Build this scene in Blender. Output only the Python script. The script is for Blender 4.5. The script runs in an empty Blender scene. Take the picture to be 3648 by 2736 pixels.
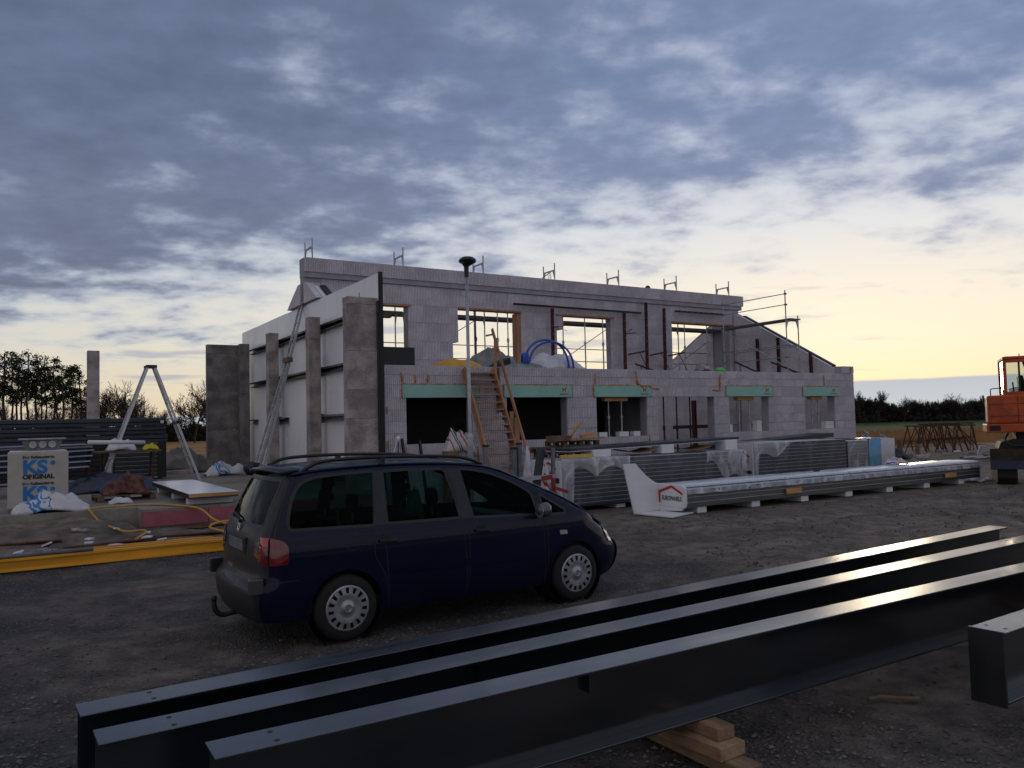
import bpy, bmesh, math, random
from mathutils import Vector, Matrix, noise
from mathutils.geometry import delaunay_2d_cdt
R = math.radians
SC = bpy.context.scene
COL = SC.collection
random.seed(7)

# ---------------------------------------------------------------- camera
cam = bpy.data.cameras.new('camera')
cam.sensor_width = 36.0
cam.lens = 2845.0 / 3648.0 * 36.0
cam.clip_start = 0.05
cam.clip_end = 6000
camo = bpy.data.objects.new('camera', cam)
COL.objects.link(camo)
_p, _r = R(2.8), R(1.4)
_F = Vector((0, math.cos(_p), math.sin(_p)))
_U0 = Vector((0, -math.sin(_p), math.cos(_p)))
_R0 = Vector((1, 0, 0))
_Rv = _R0 * math.cos(_r) - _U0 * math.sin(_r)
_Uv = _U0 * math.cos(_r) + _R0 * math.sin(_r)
_M = Matrix((_Rv, _Uv, -_F)).transposed().to_4x4()
_M.translation = Vector((0, 0, 2.1))
camo.matrix_world = _M
SC.camera = camo
SC.view_settings.view_transform = 'Standard'
SC.view_settings.look = 'None'
SC.view_settings.gamma = 1.0
SC.view_settings.use_curve_mapping = False
SC.view_settings.exposure = 0.15
SC.cycles.max_bounces = 5
SC.cycles.diffuse_bounces = 3
SC.cycles.glossy_bounces = 3
SC.cycles.transparent_max_bounces = 24
SC.cycles.use_denoising = True
try:
    SC.cycles.denoiser = 'OPENIMAGEDENOISE'
except Exception:
    pass


# ---------------------------------------------------------------- node helper
class NT:
    def __init__(s, tree):
        s.t = tree
        tree.nodes.clear()

    def n(s, kind, **kw):
        nd = s.t.nodes.new(kind)
        for k, v in kw.items():
            setattr(nd, k, v)
        return nd

    def put(s, sock, v):
        if hasattr(v, 'is_output') or isinstance(v, bpy.types.NodeSocket):
            s.t.links.new(v, sock)
        elif v is not None:
            if sock.type in ('RGBA',) and len(v) == 3:
                v = (*v, 1)
            sock.default_value = v

    def m(s, op, a, b=None, c=None, clamp=False):
        nd = s.n('ShaderNodeMath', operation=op, use_clamp=clamp)
        for i, v in enumerate((a, b, c)):
            if v is not None:
                s.put(nd.inputs[i], v)
        return nd.outputs[0]

    def vm(s, op, a, b=None, scale=None):
        nd = s.n('ShaderNodeVectorMath', operation=op)
        s.put(nd.inputs[0], a)
        if b is not None:
            s.put(nd.inputs[1], b)
        if scale is not None:
            s.put(nd.inputs['Scale'], scale)
        return nd.outputs['Value'] if op in ('DOT_PRODUCT', 'LENGTH') else nd.outputs[0]

    def sep(s, v):
        nd = s.n('ShaderNodeSeparateXYZ')
        s.put(nd.inputs[0], v)
        return nd.outputs

    def comb(s, x, y, z):
        nd = s.n('ShaderNodeCombineXYZ')
        for i, v in enumerate((x, y, z)):
            s.put(nd.inputs[i], v)
        return nd.outputs[0]

    def noise(s, vec, scale, detail=4, rough=.5, dist=0, lac=2.0):
        nd = s.n('ShaderNodeTexNoise')
        if vec is not None:
            s.put(nd.inputs['Vector'], vec)
        s.put(nd.inputs['Scale'], scale)
        s.put(nd.inputs['Detail'], detail)
        s.put(nd.inputs['Roughness'], rough)
        s.put(nd.inputs['Distortion'], dist)
        s.put(nd.inputs['Lacunarity'], lac)
        return nd.outputs['Fac']

    def step(s, v, lo, hi, a=0., b=1., smooth=True):
        nd = s.n('ShaderNodeMapRange', interpolation_type='SMOOTHSTEP' if smooth else 'LINEAR')
        for i, x in enumerate((v, lo, hi, a, b)):
            s.put(nd.inputs[i], x)
        return nd.outputs[0]

    def mix(s, f, a, b, blend='MIX'):
        nd = s.n('ShaderNodeMix', data_type='RGBA', blend_type=blend)
        s.put(nd.inputs[0], f)
        s.put(nd.inputs[6], a)
        s.put(nd.inputs[7], b)
        return nd.outputs[2]

    def ramp(s, f, stops):
        nd = s.n('ShaderNodeValToRGB')
        e = nd.color_ramp.elements
        while len(e) < len(stops):
            e.new(0.5)
        for el, (p, c) in zip(e, stops):
            el.position = p
            el.color = (*c, 1)
        s.put(nd.inputs[0], f)
        return nd.outputs[0]


# ---------------------------------------------------------------- sky
world = bpy.data.worlds.new('World')
SC.world = world
world.use_nodes = True
world.cycles.sampling_method = 'MANUAL'
world.cycles.sample_map_resolution = 512
w = NT(world.node_tree)
SUN_AZ = R(22)          # clockwise from the view axis (+Y)
SUN_EL = R(3.5)
D = w.vm('NORMALIZE', w.n('ShaderNodeTexCoord').outputs['Generated'])
dx, dy, dz = w.sep(D)
el = w.m('MAXIMUM', dz, 0.0)
hor = w.vm('NORMALIZE', w.comb(dx, dy, 0.0))
facing = w.vm('DOT_PRODUCT', hor, (math.sin(SUN_AZ), math.cos(SUN_AZ), 0.0))
warm = w.m('POWER', w.m('MULTIPLY_ADD', facing, .5, .5, clamp=True), 5.0)
# clear sky behind the clouds: the physical sky gives the dome, graded to the pale after-sunset glow
nish = w.n('ShaderNodeTexSky', sky_type='NISHITA')
nish.sun_disc = False
nish.sun_elevation = SUN_EL
nish.sun_rotation = SUN_AZ
nish.air_density = 1.0
nish.dust_density = 2.0
nish.ozone_density = 2.0
phys = w.vm('SCALE', nish.outputs[0], scale=0.05)
glow_w = w.ramp(el, [(0, (1.0, .76, .46)), (.045, (.99, .83, .55)), (.085, (.94, .85, .66)), (.14, (.90, .83, .71)),
                     (.22, (.74, .75, .77)), (.36, (.45, .55, .71)), (.7, (.26, .38, .60)), (1, (.20, .30, .5))])
glow_c = w.ramp(el, [(0, (.58, .47, .40)), (.04, (.64, .57, .47)), (.085, (.62, .60, .53)), (.14, (.56, .59, .59)),
                     (.22, (.45, .53, .61)), (.36, (.35, .45, .60)), (.7, (.22, .33, .54)), (1, (.20, .30, .5))])
away = w.step(facing, .45, -.35)
glow_b = w.ramp(el, [(0, (.37, .34, .36)), (.1, (.41, .385, .41)), (.3, (.36, .42, .52)), (.7, (.24, .33, .5)), (1, (.20, .30, .5))])
clear = w.mix(away, w.mix(warm, glow_c, glow_w), glow_b)
clear = w.mix(.10, clear, phys)
# cloud deck seen in perspective from below (thick cumulus, so not fully foreshortened)
inv = w.m('DIVIDE', 1.0, w.m('ADD', el, .22))
P = w.comb(w.m('MULTIPLY', dx, inv), w.m('MULTIPLY', dy, inv), w.m('MULTIPLY', el, 1.2))
rot = w.n('ShaderNodeMapping')
w.put(rot.inputs[0], P)
rot.inputs['Rotation'].default_value = (0, 0, R(-24))
rot.inputs['Location'].default_value = (3.1, 1.2, 0)
rot.inputs['Scale'].default_value = (.9, 1.1, 1)
Q = rot.outputs[0]
big = w.noise(Q, 1.15, 2, .5, 0)
mid = w.noise(Q, 5.0, 5, .52, 0)
fine = w.noise(P, 17.0, 3, .55, 0)
edge0 = w.m('MULTIPLY_ADD', warm, .042, .145)          # the deck ends higher towards the sunset
lift = w.m('MULTIPLY', w.m('SUBTRACT', el, edge0), 2.6)
lift = w.m('MAXIMUM', w.m('MINIMUM', lift, .255), -.5)
dens = w.m('ADD', w.m('MULTIPLY', big, .66), w.m('MULTIPLY', mid, 1.18))
dens = w.m('ADD', dens, w.m('MULTIPLY', fine, .17))
dens = w.m('ADD', dens, lift)
dens = w.m('SUBTRACT', dens, w.m('MULTIPLY', w.m('MULTIPLY', warm, w.step(el, .42, .20)), .115))
dens = w.m('ADD', dens, w.m('MULTIPLY', w.m('MULTIPLY', w.step(dx, .20, -.50), w.step(el, .12, .26)), .16))
cover = w.step(dens, .76, 1.16)
thick = w.step(dens, .82, 1.28)
rim = w.mix(warm, (.38, .455, .58), (.49, .51, .59))
body = w.mix(w.step(el, .12, .42), (.245, .285, .405), (.180, .235, .375))
body = w.vm('SCALE', body, scale=w.step(w.m('ADD', dx, w.m('MULTIPLY', el, -.6)), .10, -.62, 1.06, .66))
body = w.mix(away, body, (.33, .315, .345))          # clouds opposite the sunset catch its light
shade = w.step(w.m('ADD', w.m('MULTIPLY', mid, .7), w.m('MULTIPLY', fine, .3)), .32, .68, 1.14, .88)
body = w.vm('SCALE', body, scale=shade)
cloudc = w.mix(thick, rim, body)
sky = w.mix(cover, clear, cloudc)
# thin streaks low over the horizon and the grey bank behind the fields
azs = w.m('ARCTAN2', dx, dy)
S1 = w.comb(w.m('MULTIPLY', azs, 5.0), w.m('MULTIPLY', el, 46.0), 2.3)
st = w.noise(S1, 1.0, 4, .55, 0)
stm = w.m('MULTIPLY', w.step(st, .57, .68), w.m('MULTIPLY', w.step(el, .012, .03), w.step(el, .20, .13)))
stm = w.m('MULTIPLY', stm, w.m('MULTIPLY_ADD', warm, -.45, .85))
sky = w.mix(stm, sky, (.34, .37, .46))
S2 = w.comb(w.m('MULTIPLY', azs, 9.0), w.m('MULTIPLY', el, 60.0), 7.1)
bn = w.noise(S2, 1.0, 4, .5)
btop = w.m('ADD', w.m('MULTIPLY', warm, .040), w.m('MULTIPLY_ADD', bn, .010, -.004))
bank = w.m('MULTIPLY', w.step(w.m('SUBTRACT', btop, el), 0.0, .0035), .92)
bankc = w.ramp(el, [(0, (.52, .58, .62)), (.05, (.42, .46, .53))])
sky = w.mix(bank, sky, bankc)
bg = w.n('ShaderNodeBackground')
w.put(bg.inputs[0], sky)
bg.inputs[1].default_value = 1.0
w.t.links.new(bg.outputs[0], w.n('ShaderNodeOutputWorld').inputs[0])

# ---------------------------------------------------------------- sun, very low behind the building
sl = bpy.data.lights.new('sun', 'SUN')
sl.energy = 0.6
sl.angle = R(10)
sl.color = (1.0, .80, .55)
so = bpy.data.objects.new('sun', sl)
COL.objects.link(so)
sd = Vector((math.sin(SUN_AZ) * math.cos(SUN_EL), math.cos(SUN_AZ) * math.cos(SUN_EL), math.sin(SUN_EL)))
so.rotation_euler = sd.to_track_quat('Z', 'Y').to_euler()
so.location = (30, 60, 30)

# ---------------------------------------------------------------- materials
MATS = {}


def mat(name, col, rough=.7, metal=0., var=.12, scale=3., bump=0., bscale=40., spec=.5, col2=None, stretch=None,
        detail=3, coat=0., alpha=1., lo=.35, hi=.68, fine=0., stain=None, ior=1.5):
    """plain procedural surface: colour mottled by noise, fine relief by bump"""
    if name in MATS:
        return MATS[name]
    m = bpy.data.materials.new(name)
    m.use_nodes = True
    t = NT(m.node_tree)
    b = t.n('ShaderNodeBsdfPrincipled')
    out = t.n('ShaderNodeOutputMaterial')
    t.t.links.new(b.outputs[0], out.inputs[0])
    tc = t.n('ShaderNodeTexCoord').outputs['Object']
    oi = t.n('ShaderNodeObjectInfo').outputs['Random']
    vec = t.vm('ADD', tc, t.comb(t.m('MULTIPLY', oi, 37.), t.m('MULTIPLY', oi, 11.), 0.))
    if stretch:
        vec = t.vm('MULTIPLY', vec, stretch)
    c1 = [max(0, c * (1 - var)) for c in col]
    c2 = list(col2) if col2 else [min(1, c * (1 + var)) for c in col]
    n1 = t.noise(vec, scale, detail, .6)
    cc = t.mix(t.step(n1, lo, hi), c1, c2)
    if fine:
        n3 = t.noise(vec, scale * 14, 3, .6)
        cc = t.vm('SCALE', cc, scale=t.step(n3, .3, .7, 1 - fine, 1 + fine))
    if stain:
        ns = t.noise(vec, 1.9, 4, .7)
        cc = t.mix(t.step(ns, .64, .72, 0., .55), cc, stain)
    b.inputs['IOR'].default_value = ior
    t.put(b.inputs['Base Color'], cc)
    t.put(b.inputs['Roughness'], t.step(n1, .3, .7, max(.02, rough - .06), min(1, rough + .06)))
    b.inputs['Metallic'].default_value = metal
    b.inputs['Specular IOR Level'].default_value = spec
    b.inputs['Coat Weight'].default_value = coat
    b.inputs['Alpha'].default_value = alpha
    if bump:
        bn = t.n('ShaderNodeBump')
        bn.inputs['Strength'].default_value = min(1, bump)
        bn.inputs['Distance'].default_value = .01 * max(1, bump)
        t.put(bn.inputs['Height'], t.noise(vec, bscale, 2, .6))
        t.t.links.new(bn.outputs[0], b.inputs['Normal'])
    MATS[name] = m
    return m


def glassmat(name, tint, rough=.02, mixf=.75, body=(.01, .015, .015)):
    """thin tinted pane: part clear, part glossy"""
    if name in MATS:
        return MATS[name]
    m = bpy.data.materials.new(name)
    m.use_nodes = True
    t = NT(m.node_tree)
    out = t.n('ShaderNodeOutputMaterial')
    tr = t.n('ShaderNodeBsdfTransparent')
    tr.inputs[0].default_value = (*tint, 1)
    gl = t.n('ShaderNodeBsdfPrincipled')
    gl.inputs['Base Color'].default_value = (*body, 1)
    gl.inputs['Roughness'].default_value = rough
    fr = t.n('ShaderNodeFresnel')
    fr.inputs[0].default_value = 1.5
    f = t.m('ADD', fr.outputs[0], 1 - mixf, clamp=True)
    ms = t.n('ShaderNodeMixShader')
    t.put(ms.inputs[0], f)
    t.t.links.new(tr.outputs[0], ms.inputs[1])
    t.t.links.new(gl.outputs[0], ms.inputs[2])
    t.t.links.new(ms.outputs[0], out.inputs[0])
    MATS[name] = m
    return m


def filmmat(name, tint=(.95, .95, .97), haze=.35, col=(.75, .76, .8), ink=None, iscale=(3., 3., 3.), thr=.6):
    """clear stretch film: transparent, hazy where it is folded, optional smeared print"""
    if name in MATS:
        return MATS[name]
    m = bpy.data.materials.new(name)
    m.use_nodes = True
    t = NT(m.node_tree)
    out = t.n('ShaderNodeOutputMaterial')
    tc = t.n('ShaderNodeTexCoord').outputs['Object']
    tr = t.n('ShaderNodeBsdfTransparent')
    tr.inputs[0].default_value = (*tint, 1)
    gl = t.n('ShaderNodeBsdfPrincipled')
    gl.inputs['Roughness'].default_value = .22
    cc = col
    fold = t.noise(t.vm('MULTIPLY', tc, (2.2, 2.2, 1.1)), 1.6, 3, .5, .8)
    if ink:
        pr = t.noise(t.vm('MULTIPLY', tc, iscale), 1., 4, .6, .4)
        cc = t.mix(t.step(pr, thr, thr + .03), col, ink)
    t.put(gl.inputs['Base Color'], cc)
    bn = t.n('ShaderNodeBump')
    bn.inputs['Strength'].default_value = .5
    bn.inputs['Distance'].default_value = .03
    t.put(bn.inputs['Height'], fold)
    t.t.links.new(bn.outputs[0], gl.inputs['Normal'])
    ms = t.n('ShaderNodeMixShader')
    t.put(ms.inputs[0], t.step(fold, .40, .75, haze * .6, min(1, haze * 1.5)))
    t.t.links.new(tr.outputs[0], ms.inputs[1])
    t.t.links.new(gl.outputs[0], ms.inputs[2])
    t.t.links.new(ms.outputs[0], out.inputs[0])
    MATS[name] = m
    return m


ICF = mat('grey_foam_block', (.61, .585, .635), .85, var=.11, stain=(.36, .26, .20), scale=1.3, bump=.25, bscale=90, fine=.10, spec=.2)
ICFD = mat('grey_foam_core', (.36, .35, .39), .9, var=.1)
CONC = mat('concrete', (.34, .305, .29), .9, var=.28, scale=1.6, bump=.5, bscale=35, col2=(.46, .42, .40), stain=(.20, .17, .16), fine=.14, spec=.25)
CONCD = mat('dark_concrete', (.185, .18, .175), .9, var=.3, scale=1.6, bump=.5, bscale=35, col2=(.27, .25, .24), stain=(.12, .11, .10), fine=.12, spec=.25)
SLAB = mat('slab_concrete', (.235, .215, .185), .75, var=.25, scale=.9, bump=.3, bscale=40, fine=.1, spec=.3)
WPANEL = mat('white_coated_steel', (.80, .81, .86), .32, var=.03, scale=.8, spec=.5)
WPLAST = mat('white_sheet', (.72, .73, .76), .55, var=.04, scale=2, bump=.06, bscale=60)
GALV = mat('galvanised_steel', (.42, .43, .45), .5, .75, var=.18, scale=6)
GALVD = mat('dull_galvanised_steel', (.20, .205, .215), .6, .5, var=.2, scale=6)
ALU = mat('aluminium', (.52, .53, .55), .42, .8, var=.12, scale=8)
REDOX = mat('red_oxide_steel', (.085, .022, .020), .6, .1, var=.3, scale=5)
BLUEST = mat('dark_blue_steel', (.035, .045, .085), .55, .2, var=.2, scale=5)
RUST = mat('rusty_steel', (.075, .035, .022), .85, .1, var=.45, scale=9, bump=.4)
RUSTY = mat('rusty_brown_strip', (.10, .035, .015), .85, .1, var=.5, scale=4, bump=.4)
WOOD = mat('raw_timber', (.40, .22, .125), .8, var=.2, scale=3, bump=.2, bscale=30, stretch=(1, 1, .25), fine=.12)
WOODD = mat('weathered_timber', (.16, .11, .075), .85, var=.3, scale=3, bump=.3, bscale=30)
WOODY = mat('yellow_timber', (.55, .29, .10), .7, var=.2, scale=3, bump=.2, stretch=(.3, 1, 1))
FORMY = mat('yellow_formwork_beam', (.80, .37, .018), .5, var=.25, scale=2, stretch=(.2, 1, 1))
MINT = mat('mint_green_board', (.30, .56, .48), .7, var=.05, scale=2, fine=.04)
FOAM = mat('orange_foam', (.55, .22, .045), .9, var=.3, scale=20, bump=.6)
BLACK = mat('black_rubber', (.012, .012, .013), .6, var=.2)
BLACKM = mat('black_steel', (.015, .017, .02), .4, .2, var=.2)
INTER = mat('room_lining', (.30, .29, .32), .9, var=.1)
ORANGE = mat('orange_machine_paint', (.45, .080, .024), .55, var=.22, scale=2.5, bump=.1, spec=.4)
REDPLY = mat('red_plastic', (.30, .02, .016), .5)
BLUEP = mat('blue_plastic', (.02, .09, .42), .4, var=.1)
YELL = mat('yellow_plastic', (.62, .33, .012), .55, var=.1)
PINK = mat('pink_insulation', (.34, .10, .13), .8, var=.15)
INK = mat('black_print', (.03, .03, .035), .7)
REDINK = mat('red_print', (.50, .025, .02), .6)
BLUEINK = mat('blue_print', (.015, .19, .52), .6)
TARP = mat('white_tarpaulin', (.62, .63, .67), .4, var=.12, scale=4)
TARPG = mat('grey_tarpaulin', (.20, .225, .225), .5, var=.3, scale=4)
CARD = mat('brown_cardboard', (.26, .15, .075), .85, var=.2)
ANTH = mat('anthracite_coated_sheet', (.035, .045, .058), .32, .1, var=.2, scale=2)
PANED = mat('anthracite_panel_edge', (.030, .036, .046), .5, var=.3, scale=3)


# ---------------------------------------------------------------- mesh helper
class MB:
    def __init__(s):
        s.v, s.f = [], []

    def add(s, vs, fs):
        o = len(s.v)
        s.v += [tuple(p) for p in vs]
        s.f += [tuple(i + o for i in f) for f in fs]
        return s

    def box(s, x0, x1, y0, y1, z0, z1):
        return s.add([(x0, y0, z0), (x1, y0, z0), (x1, y1, z0), (x0, y1, z0), (x0, y0, z1), (x1, y0, z1), (x1, y1, z1), (x0, y1, z1)],
                     [(3, 2, 1, 0), (4, 5, 6, 7), (0, 1, 5, 4), (1, 2, 6, 5), (2, 3, 7, 6), (3, 0, 4, 7)])

    def bar(s, p, q, w, h, up=(0, 0, 1)):
        """rectangular bar from p to q, w across, h along up"""
        p, q, up = Vector(p), Vector(q), Vector(up)
        d = (q - p).normalized()
        if abs(d.dot(up)) > .999:
            up = Vector((0, 1, 0))
        a = d.cross(up).normalized() * (w / 2)
        b = a.cross(d).normalized() * (h / 2)
        vs = [p - a - b, p + a - b, p + a + b, p - a + b, q - a - b, q + a - b, q + a + b, q - a + b]
        return s.add(vs, [(0, 1, 2, 3), (7, 6, 5, 4), (4, 5, 1, 0), (5, 6, 2, 1), (6, 7, 3, 2), (7, 4, 0, 3)])

    def tube(s, p, q, r, n=8, r2=None, caps=True):
        p, q = Vector(p), Vector(q)
        r2 = r if r2 is None else r2
        d = (q - p).normalized()
        a = d.orthogonal().normalized()
        b = d.cross(a)
        vs = []
        for o, rr in ((p, r), (q, r2)):
            for i in range(n):
                t = 2 * math.pi * i / n
                vs.append(o + a * (rr * math.cos(t)) + b * (rr * math.sin(t)))
        fs = [(i, (i + 1) % n, n + (i + 1) % n, n + i) for i in range(n)]
        if caps:
            fs += [tuple(range(n - 1, -1, -1)), tuple(range(n, 2 * n))]
        return s.add(vs, fs)

    def path(s, pts, r, n=8, closed=False):
        pts = [Vector(p) for p in pts]
        m = len(pts)
        vs = []
        prev = None
        for i, p in enumerate(pts):
            a = pts[i - 1] if (i or closed) else p
            c = pts[(i + 1) % m] if (i < m - 1 or closed) else p
            d = (c - a).normalized()
            if prev is None:
                nrm = d.orthogonal().normalized()
            else:
                nrm = (prev - d * prev.dot(d)).normalized()
            prev = nrm
            b = d.cross(nrm)
            rr = r[i] if isinstance(r, (list, tuple)) else r
            for k in range(n):
                t = 2 * math.pi * k / n
                vs.append(p + nrm * (rr * math.cos(t)) + b * (rr * math.sin(t)))
        fs = []
        for i in range(m if closed else m - 1):
            j = (i + 1) % m
            for k in range(n):
                fs.append((i * n + k, i * n + (k + 1) % n, j * n + (k + 1) % n, j * n + k))
        if not closed:
            fs += [tuple(range(n - 1, -1, -1)), tuple(range((m - 1) * n, m * n))]
        return s.add(vs, fs)

    def lathe(s, prof, n=24, axis='Z', o=(0, 0, 0)):
        """prof: list of (radius, height)"""
        vs = []
        for r, h in prof:
            for i in range(n):
                t = 2 * math.pi * i / n
                c = (r * math.cos(t), r * math.sin(t), h)
                if axis == 'Y':
                    c = (c[0], h, c[1])
                elif axis == 'X':
                    c = (h, c[0], c[1])
                vs.append((c[0] + o[0], c[1] + o[1], c[2] + o[2]))
        fs = []
        for j in range(len(prof) - 1):
            for i in range(n):
                fs.append((j * n + i, j * n + (i + 1) % n, (j + 1) * n + (i + 1) % n, (j + 1) * n + i))
        return s.add(vs, fs)

    def prism(s, pts, h0, h1, axis='Z'):
        """2-D outline extruded; axis Z: (x,y), Y: (x,z), X: (y,z)"""
        n = len(pts)

        def P(a, b, h):
            return {'Z': (a, b, h), 'Y': (a, h, b), 'X': (h, a, b)}[axis]
        vs = [P(a, b, h0) for a, b in pts] + [P(a, b, h1) for a, b in pts]
        fs = [(i, (i + 1) % n, n + (i + 1) % n, n + i) for i in range(n)]
        fs += [tuple(range(n - 1, -1, -1)), tuple(range(n, 2 * n))]
        return s.add(vs, fs)

    def mesh(s, name, smooth=False):
        me = bpy.data.meshes.new(name)
        me.from_pydata(s.v, [], s.f)
        me.validate()
        bm = bmesh.new()
        bm.from_mesh(me)
        bmesh.ops.recalc_face_normals(bm, faces=bm.faces)
        bm.to_mesh(me)
        bm.free()
        if smooth:
            me.polygons.foreach_set('use_smooth', [True] * len(me.polygons))
        return me

    def build(s, name, material, parent=None, smooth=False, bevel=0, seg=2):
        return link(name, s.mesh(name, smooth), material, parent, bevel, seg)


def link(name, me, material, parent=None, bevel=0, seg=2):
    if material is not None and not me.materials:
        for m_ in (material if isinstance(material, (list, tuple)) else [material]):
            me.materials.append(m_)
    o = bpy.data.objects.new(name, me)
    COL.objects.link(o)
    o.parent = parent
    if bevel:
        md = o.modifiers.new('bevel', 'BEVEL')
        md.width = bevel
        md.segments = seg
        md.limit_method = 'ANGLE'
    return o


def tag(o, label, cat, group=None, kind=None):
    if label:
        o['label'] = label
    if cat:
        o['category'] = cat
    if group:
        o['group'] = group
    if kind:
        o['kind'] = kind
    return o


def structure(o):
    o['kind'] = 'structure'
    return o


# the building frame: U runs along the facade to the right, V away from the camera
P0 = Vector((-3.297, 20.0, 0))
YAW = R(32)
UD = Vector((math.cos(YAW), math.sin(YAW), 0))
VD = Vector((-math.sin(YAW), math.cos(YAW), 0))


def W(u, v, z=0.):
    return P0 + UD * u + VD * v + Vector((0, 0, z))


def toUV(x, y):
    d = Vector((x, y, 0)) - P0
    return d.dot(UD), d.dot(VD)


def thing(name, label, cat, u=0., v=0., z=0., rz=0., group=None, world=None):
    o = bpy.data.objects.new(name, None)
    COL.objects.link(o)
    o.empty_display_size = .2
    o.location = world if world is not None else W(u, v, z)
    o.rotation_euler = (0, 0, YAW + rz)
    return tag(o, label, cat, group)


def place(o, u, v, z=0., rz=0.):
    o.location = W(u, v, z)
    o.rotation_euler = (0, 0, YAW + rz)
    return o


def copy_tree(o, parent=None):
    c = o.copy()
    COL.objects.link(c)
    c.parent = parent
    for ch in list(o.children):
        copy_tree(ch, c)
    return c


def heap(nx, ny, sx, sy, sz, seed, rough=.35, sharp=2.0, base=0.):
    """crumpled mound: domed grid with folded relief"""
    m = MB()
    for j in range(ny + 1):
        for i in range(nx + 1):
            a, b = 2 * i / nx - 1, 2 * j / ny - 1
            rr = min(1, max(abs(a) ** sharp, abs(b) ** sharp) * .6 + .4 * min(1, (a * a + b * b) / 1.3))
            k = noise.noise(Vector((a * 2.3 + seed, b * 2.3, seed * 1.7)))
            k2 = abs(noise.noise(Vector((a * 5 + seed, b * 5 - seed, 3.1))))
            k3 = abs(noise.noise(Vector((a * 11 + seed, b * 11 - seed, 7.1))))
            h = (1 - rr) ** .7
            z = base + sz * max(0, h * (1 + rough * k * 1.5) - rough * (.5 * k2 + .3 * k3) * h * 1.3)
            w1 = .10 * noise.noise(Vector((a * 3, b * 3, seed + 9)))
            m.v.append((a * sx / 2 * (1 + w1), b * sy / 2 * (1 + w1), z))
    n = nx + 1
    for j in range(ny):
        for i in range(nx):
            m.f.append((j * n + i, j * n + i + 1, (j + 1) * n + i + 1, (j + 1) * n + i))
    # underside
    o = len(m.v)
    ring = [i for i in range(n)] + [j * n + nx for j in range(1, ny + 1)] + [ny * n + i for i in range(nx - 1, -1, -1)] + [j * n for j in range(ny - 1, 0, -1)]
    m.f.append(tuple(reversed(ring)))
    return m


def text_mesh(name, body, size, material, parent, loc, rot, ext=.0015, bold=0.0, sx=1.0):
    cu = bpy.data.curves.new(name, 'FONT')
    cu.body = body
    cu.size = size
    cu.extrude = ext
    cu.offset = bold
    cu.align_x = 'CENTER'
    tmp = bpy.data.objects.new(name + '_tmp', cu)
    COL.objects.link(tmp)
    bpy.context.view_layer.update()
    me = bpy.data.meshes.new_from_object(tmp)
    bpy.data.objects.remove(tmp)
    bpy.data.curves.remove(cu)
    me.name = name
    me.materials.clear()
    o = link(name, me, material, parent)
    o.location = loc
    o.rotation_euler = rot
    o.scale = (sx, 1, 1)
    return o


def smooth_path(pts, k=6):
    P_ = [Vector(p) for p in pts]
    out = []
    for i in range(len(P_) - 1):
        p0, p1, p2, p3 = P_[max(0, i - 1)], P_[i], P_[i + 1], P_[min(len(P_) - 1, i + 2)]
        for j in range(k):
            t = j / k
            out.append(.5 * ((2 * p1) + (p2 - p0) * t + (2 * p0 - 5 * p1 + 4 * p2 - p3) * t * t + (3 * p1 - p0 - 3 * p2 + p3) * t ** 3))
    out.append(P_[-1])
    return out


# ---------------------------------------------------------------- ground
def yard(x, y):
    """height of the ground"""
    d = math.hypot(x, y)
    f = max(0., min(1., (70 - d) / 40))
    h = .022 * noise.noise(Vector((x * .55, y * .55, 1.3))) + .012 * noise.noise(Vector((x * 1.9, y * 1.9, 4.)))
    u, v = toUV(x, y)
    # churned, rutted sand to the right of the car
    g = max(0., min(1., (x - .8) / 2.5)) * max(0., min(1., (-5.6 - v) / 2.5)) * max(0., min(1., (y - 6.) / 2.5))
    rut = math.sin(v * 4.1 + 1.2 * noise.noise(Vector((u * .35, v * .4, 8.)))) * .5 + noise.noise(Vector((u * .5, v * 2.2, 2.)))
    h += g * (.045 * rut + .035 * noise.noise(Vector((u * 1.6, v * 5, 6.))) + .022 * noise.noise(Vector((x * 5, y * 5, 2))))
    # dug bank in front of the hall slab
    if u < 1.5:
        lim = max(0., min(1., (1.5 - u) / 2.))
        top_ = .40 if u < -5.8 else .17
        edge = -.6 if u < -5.8 else -1.3
        k = max(0., min(1., (v + 3.3) / (edge + 3.3))) if v < edge else max(0., min(1., (.4 - v) / .6))
        k = k * k * (3 - 2 * k) * lim
        h += k * (top_ + .10 * noise.noise(Vector((u * 1.1, v * 1.6, 5.))) + .05 * noise.noise(Vector((u * 4, v * 4, 5.))))
        h = min(h, .50)
    return h * f


def lines(lo, hi, step, far, grow=1.35):
    a = [lo + i * step for i in range(int(round((hi - lo) / step)) + 1)]
    s_ = step
    x = a[-1]
    while x < far:
        s_ *= grow
        x += s_
        a.append(x)
    s_ = step
    x = a[0]
    b = []
    while x > -far:
        s_ *= grow
        x -= s_
        b.append(x)
    return b[::-1] + a


gx = lines(-12, 24, .16, 3000)
gy = lines(2, 30, .16, 3000)
g = MB()
for y in gy:
    for x in gx:
        g.v.append((x, y, yard(x, y) - .012))
n = len(gx)
for j in range(len(gy) - 1):
    for i in range(n - 1):
        g.f.append((j * n + i, j * n + i + 1, (j + 1) * n + i + 1, (j + 1) * n + i))


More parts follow.
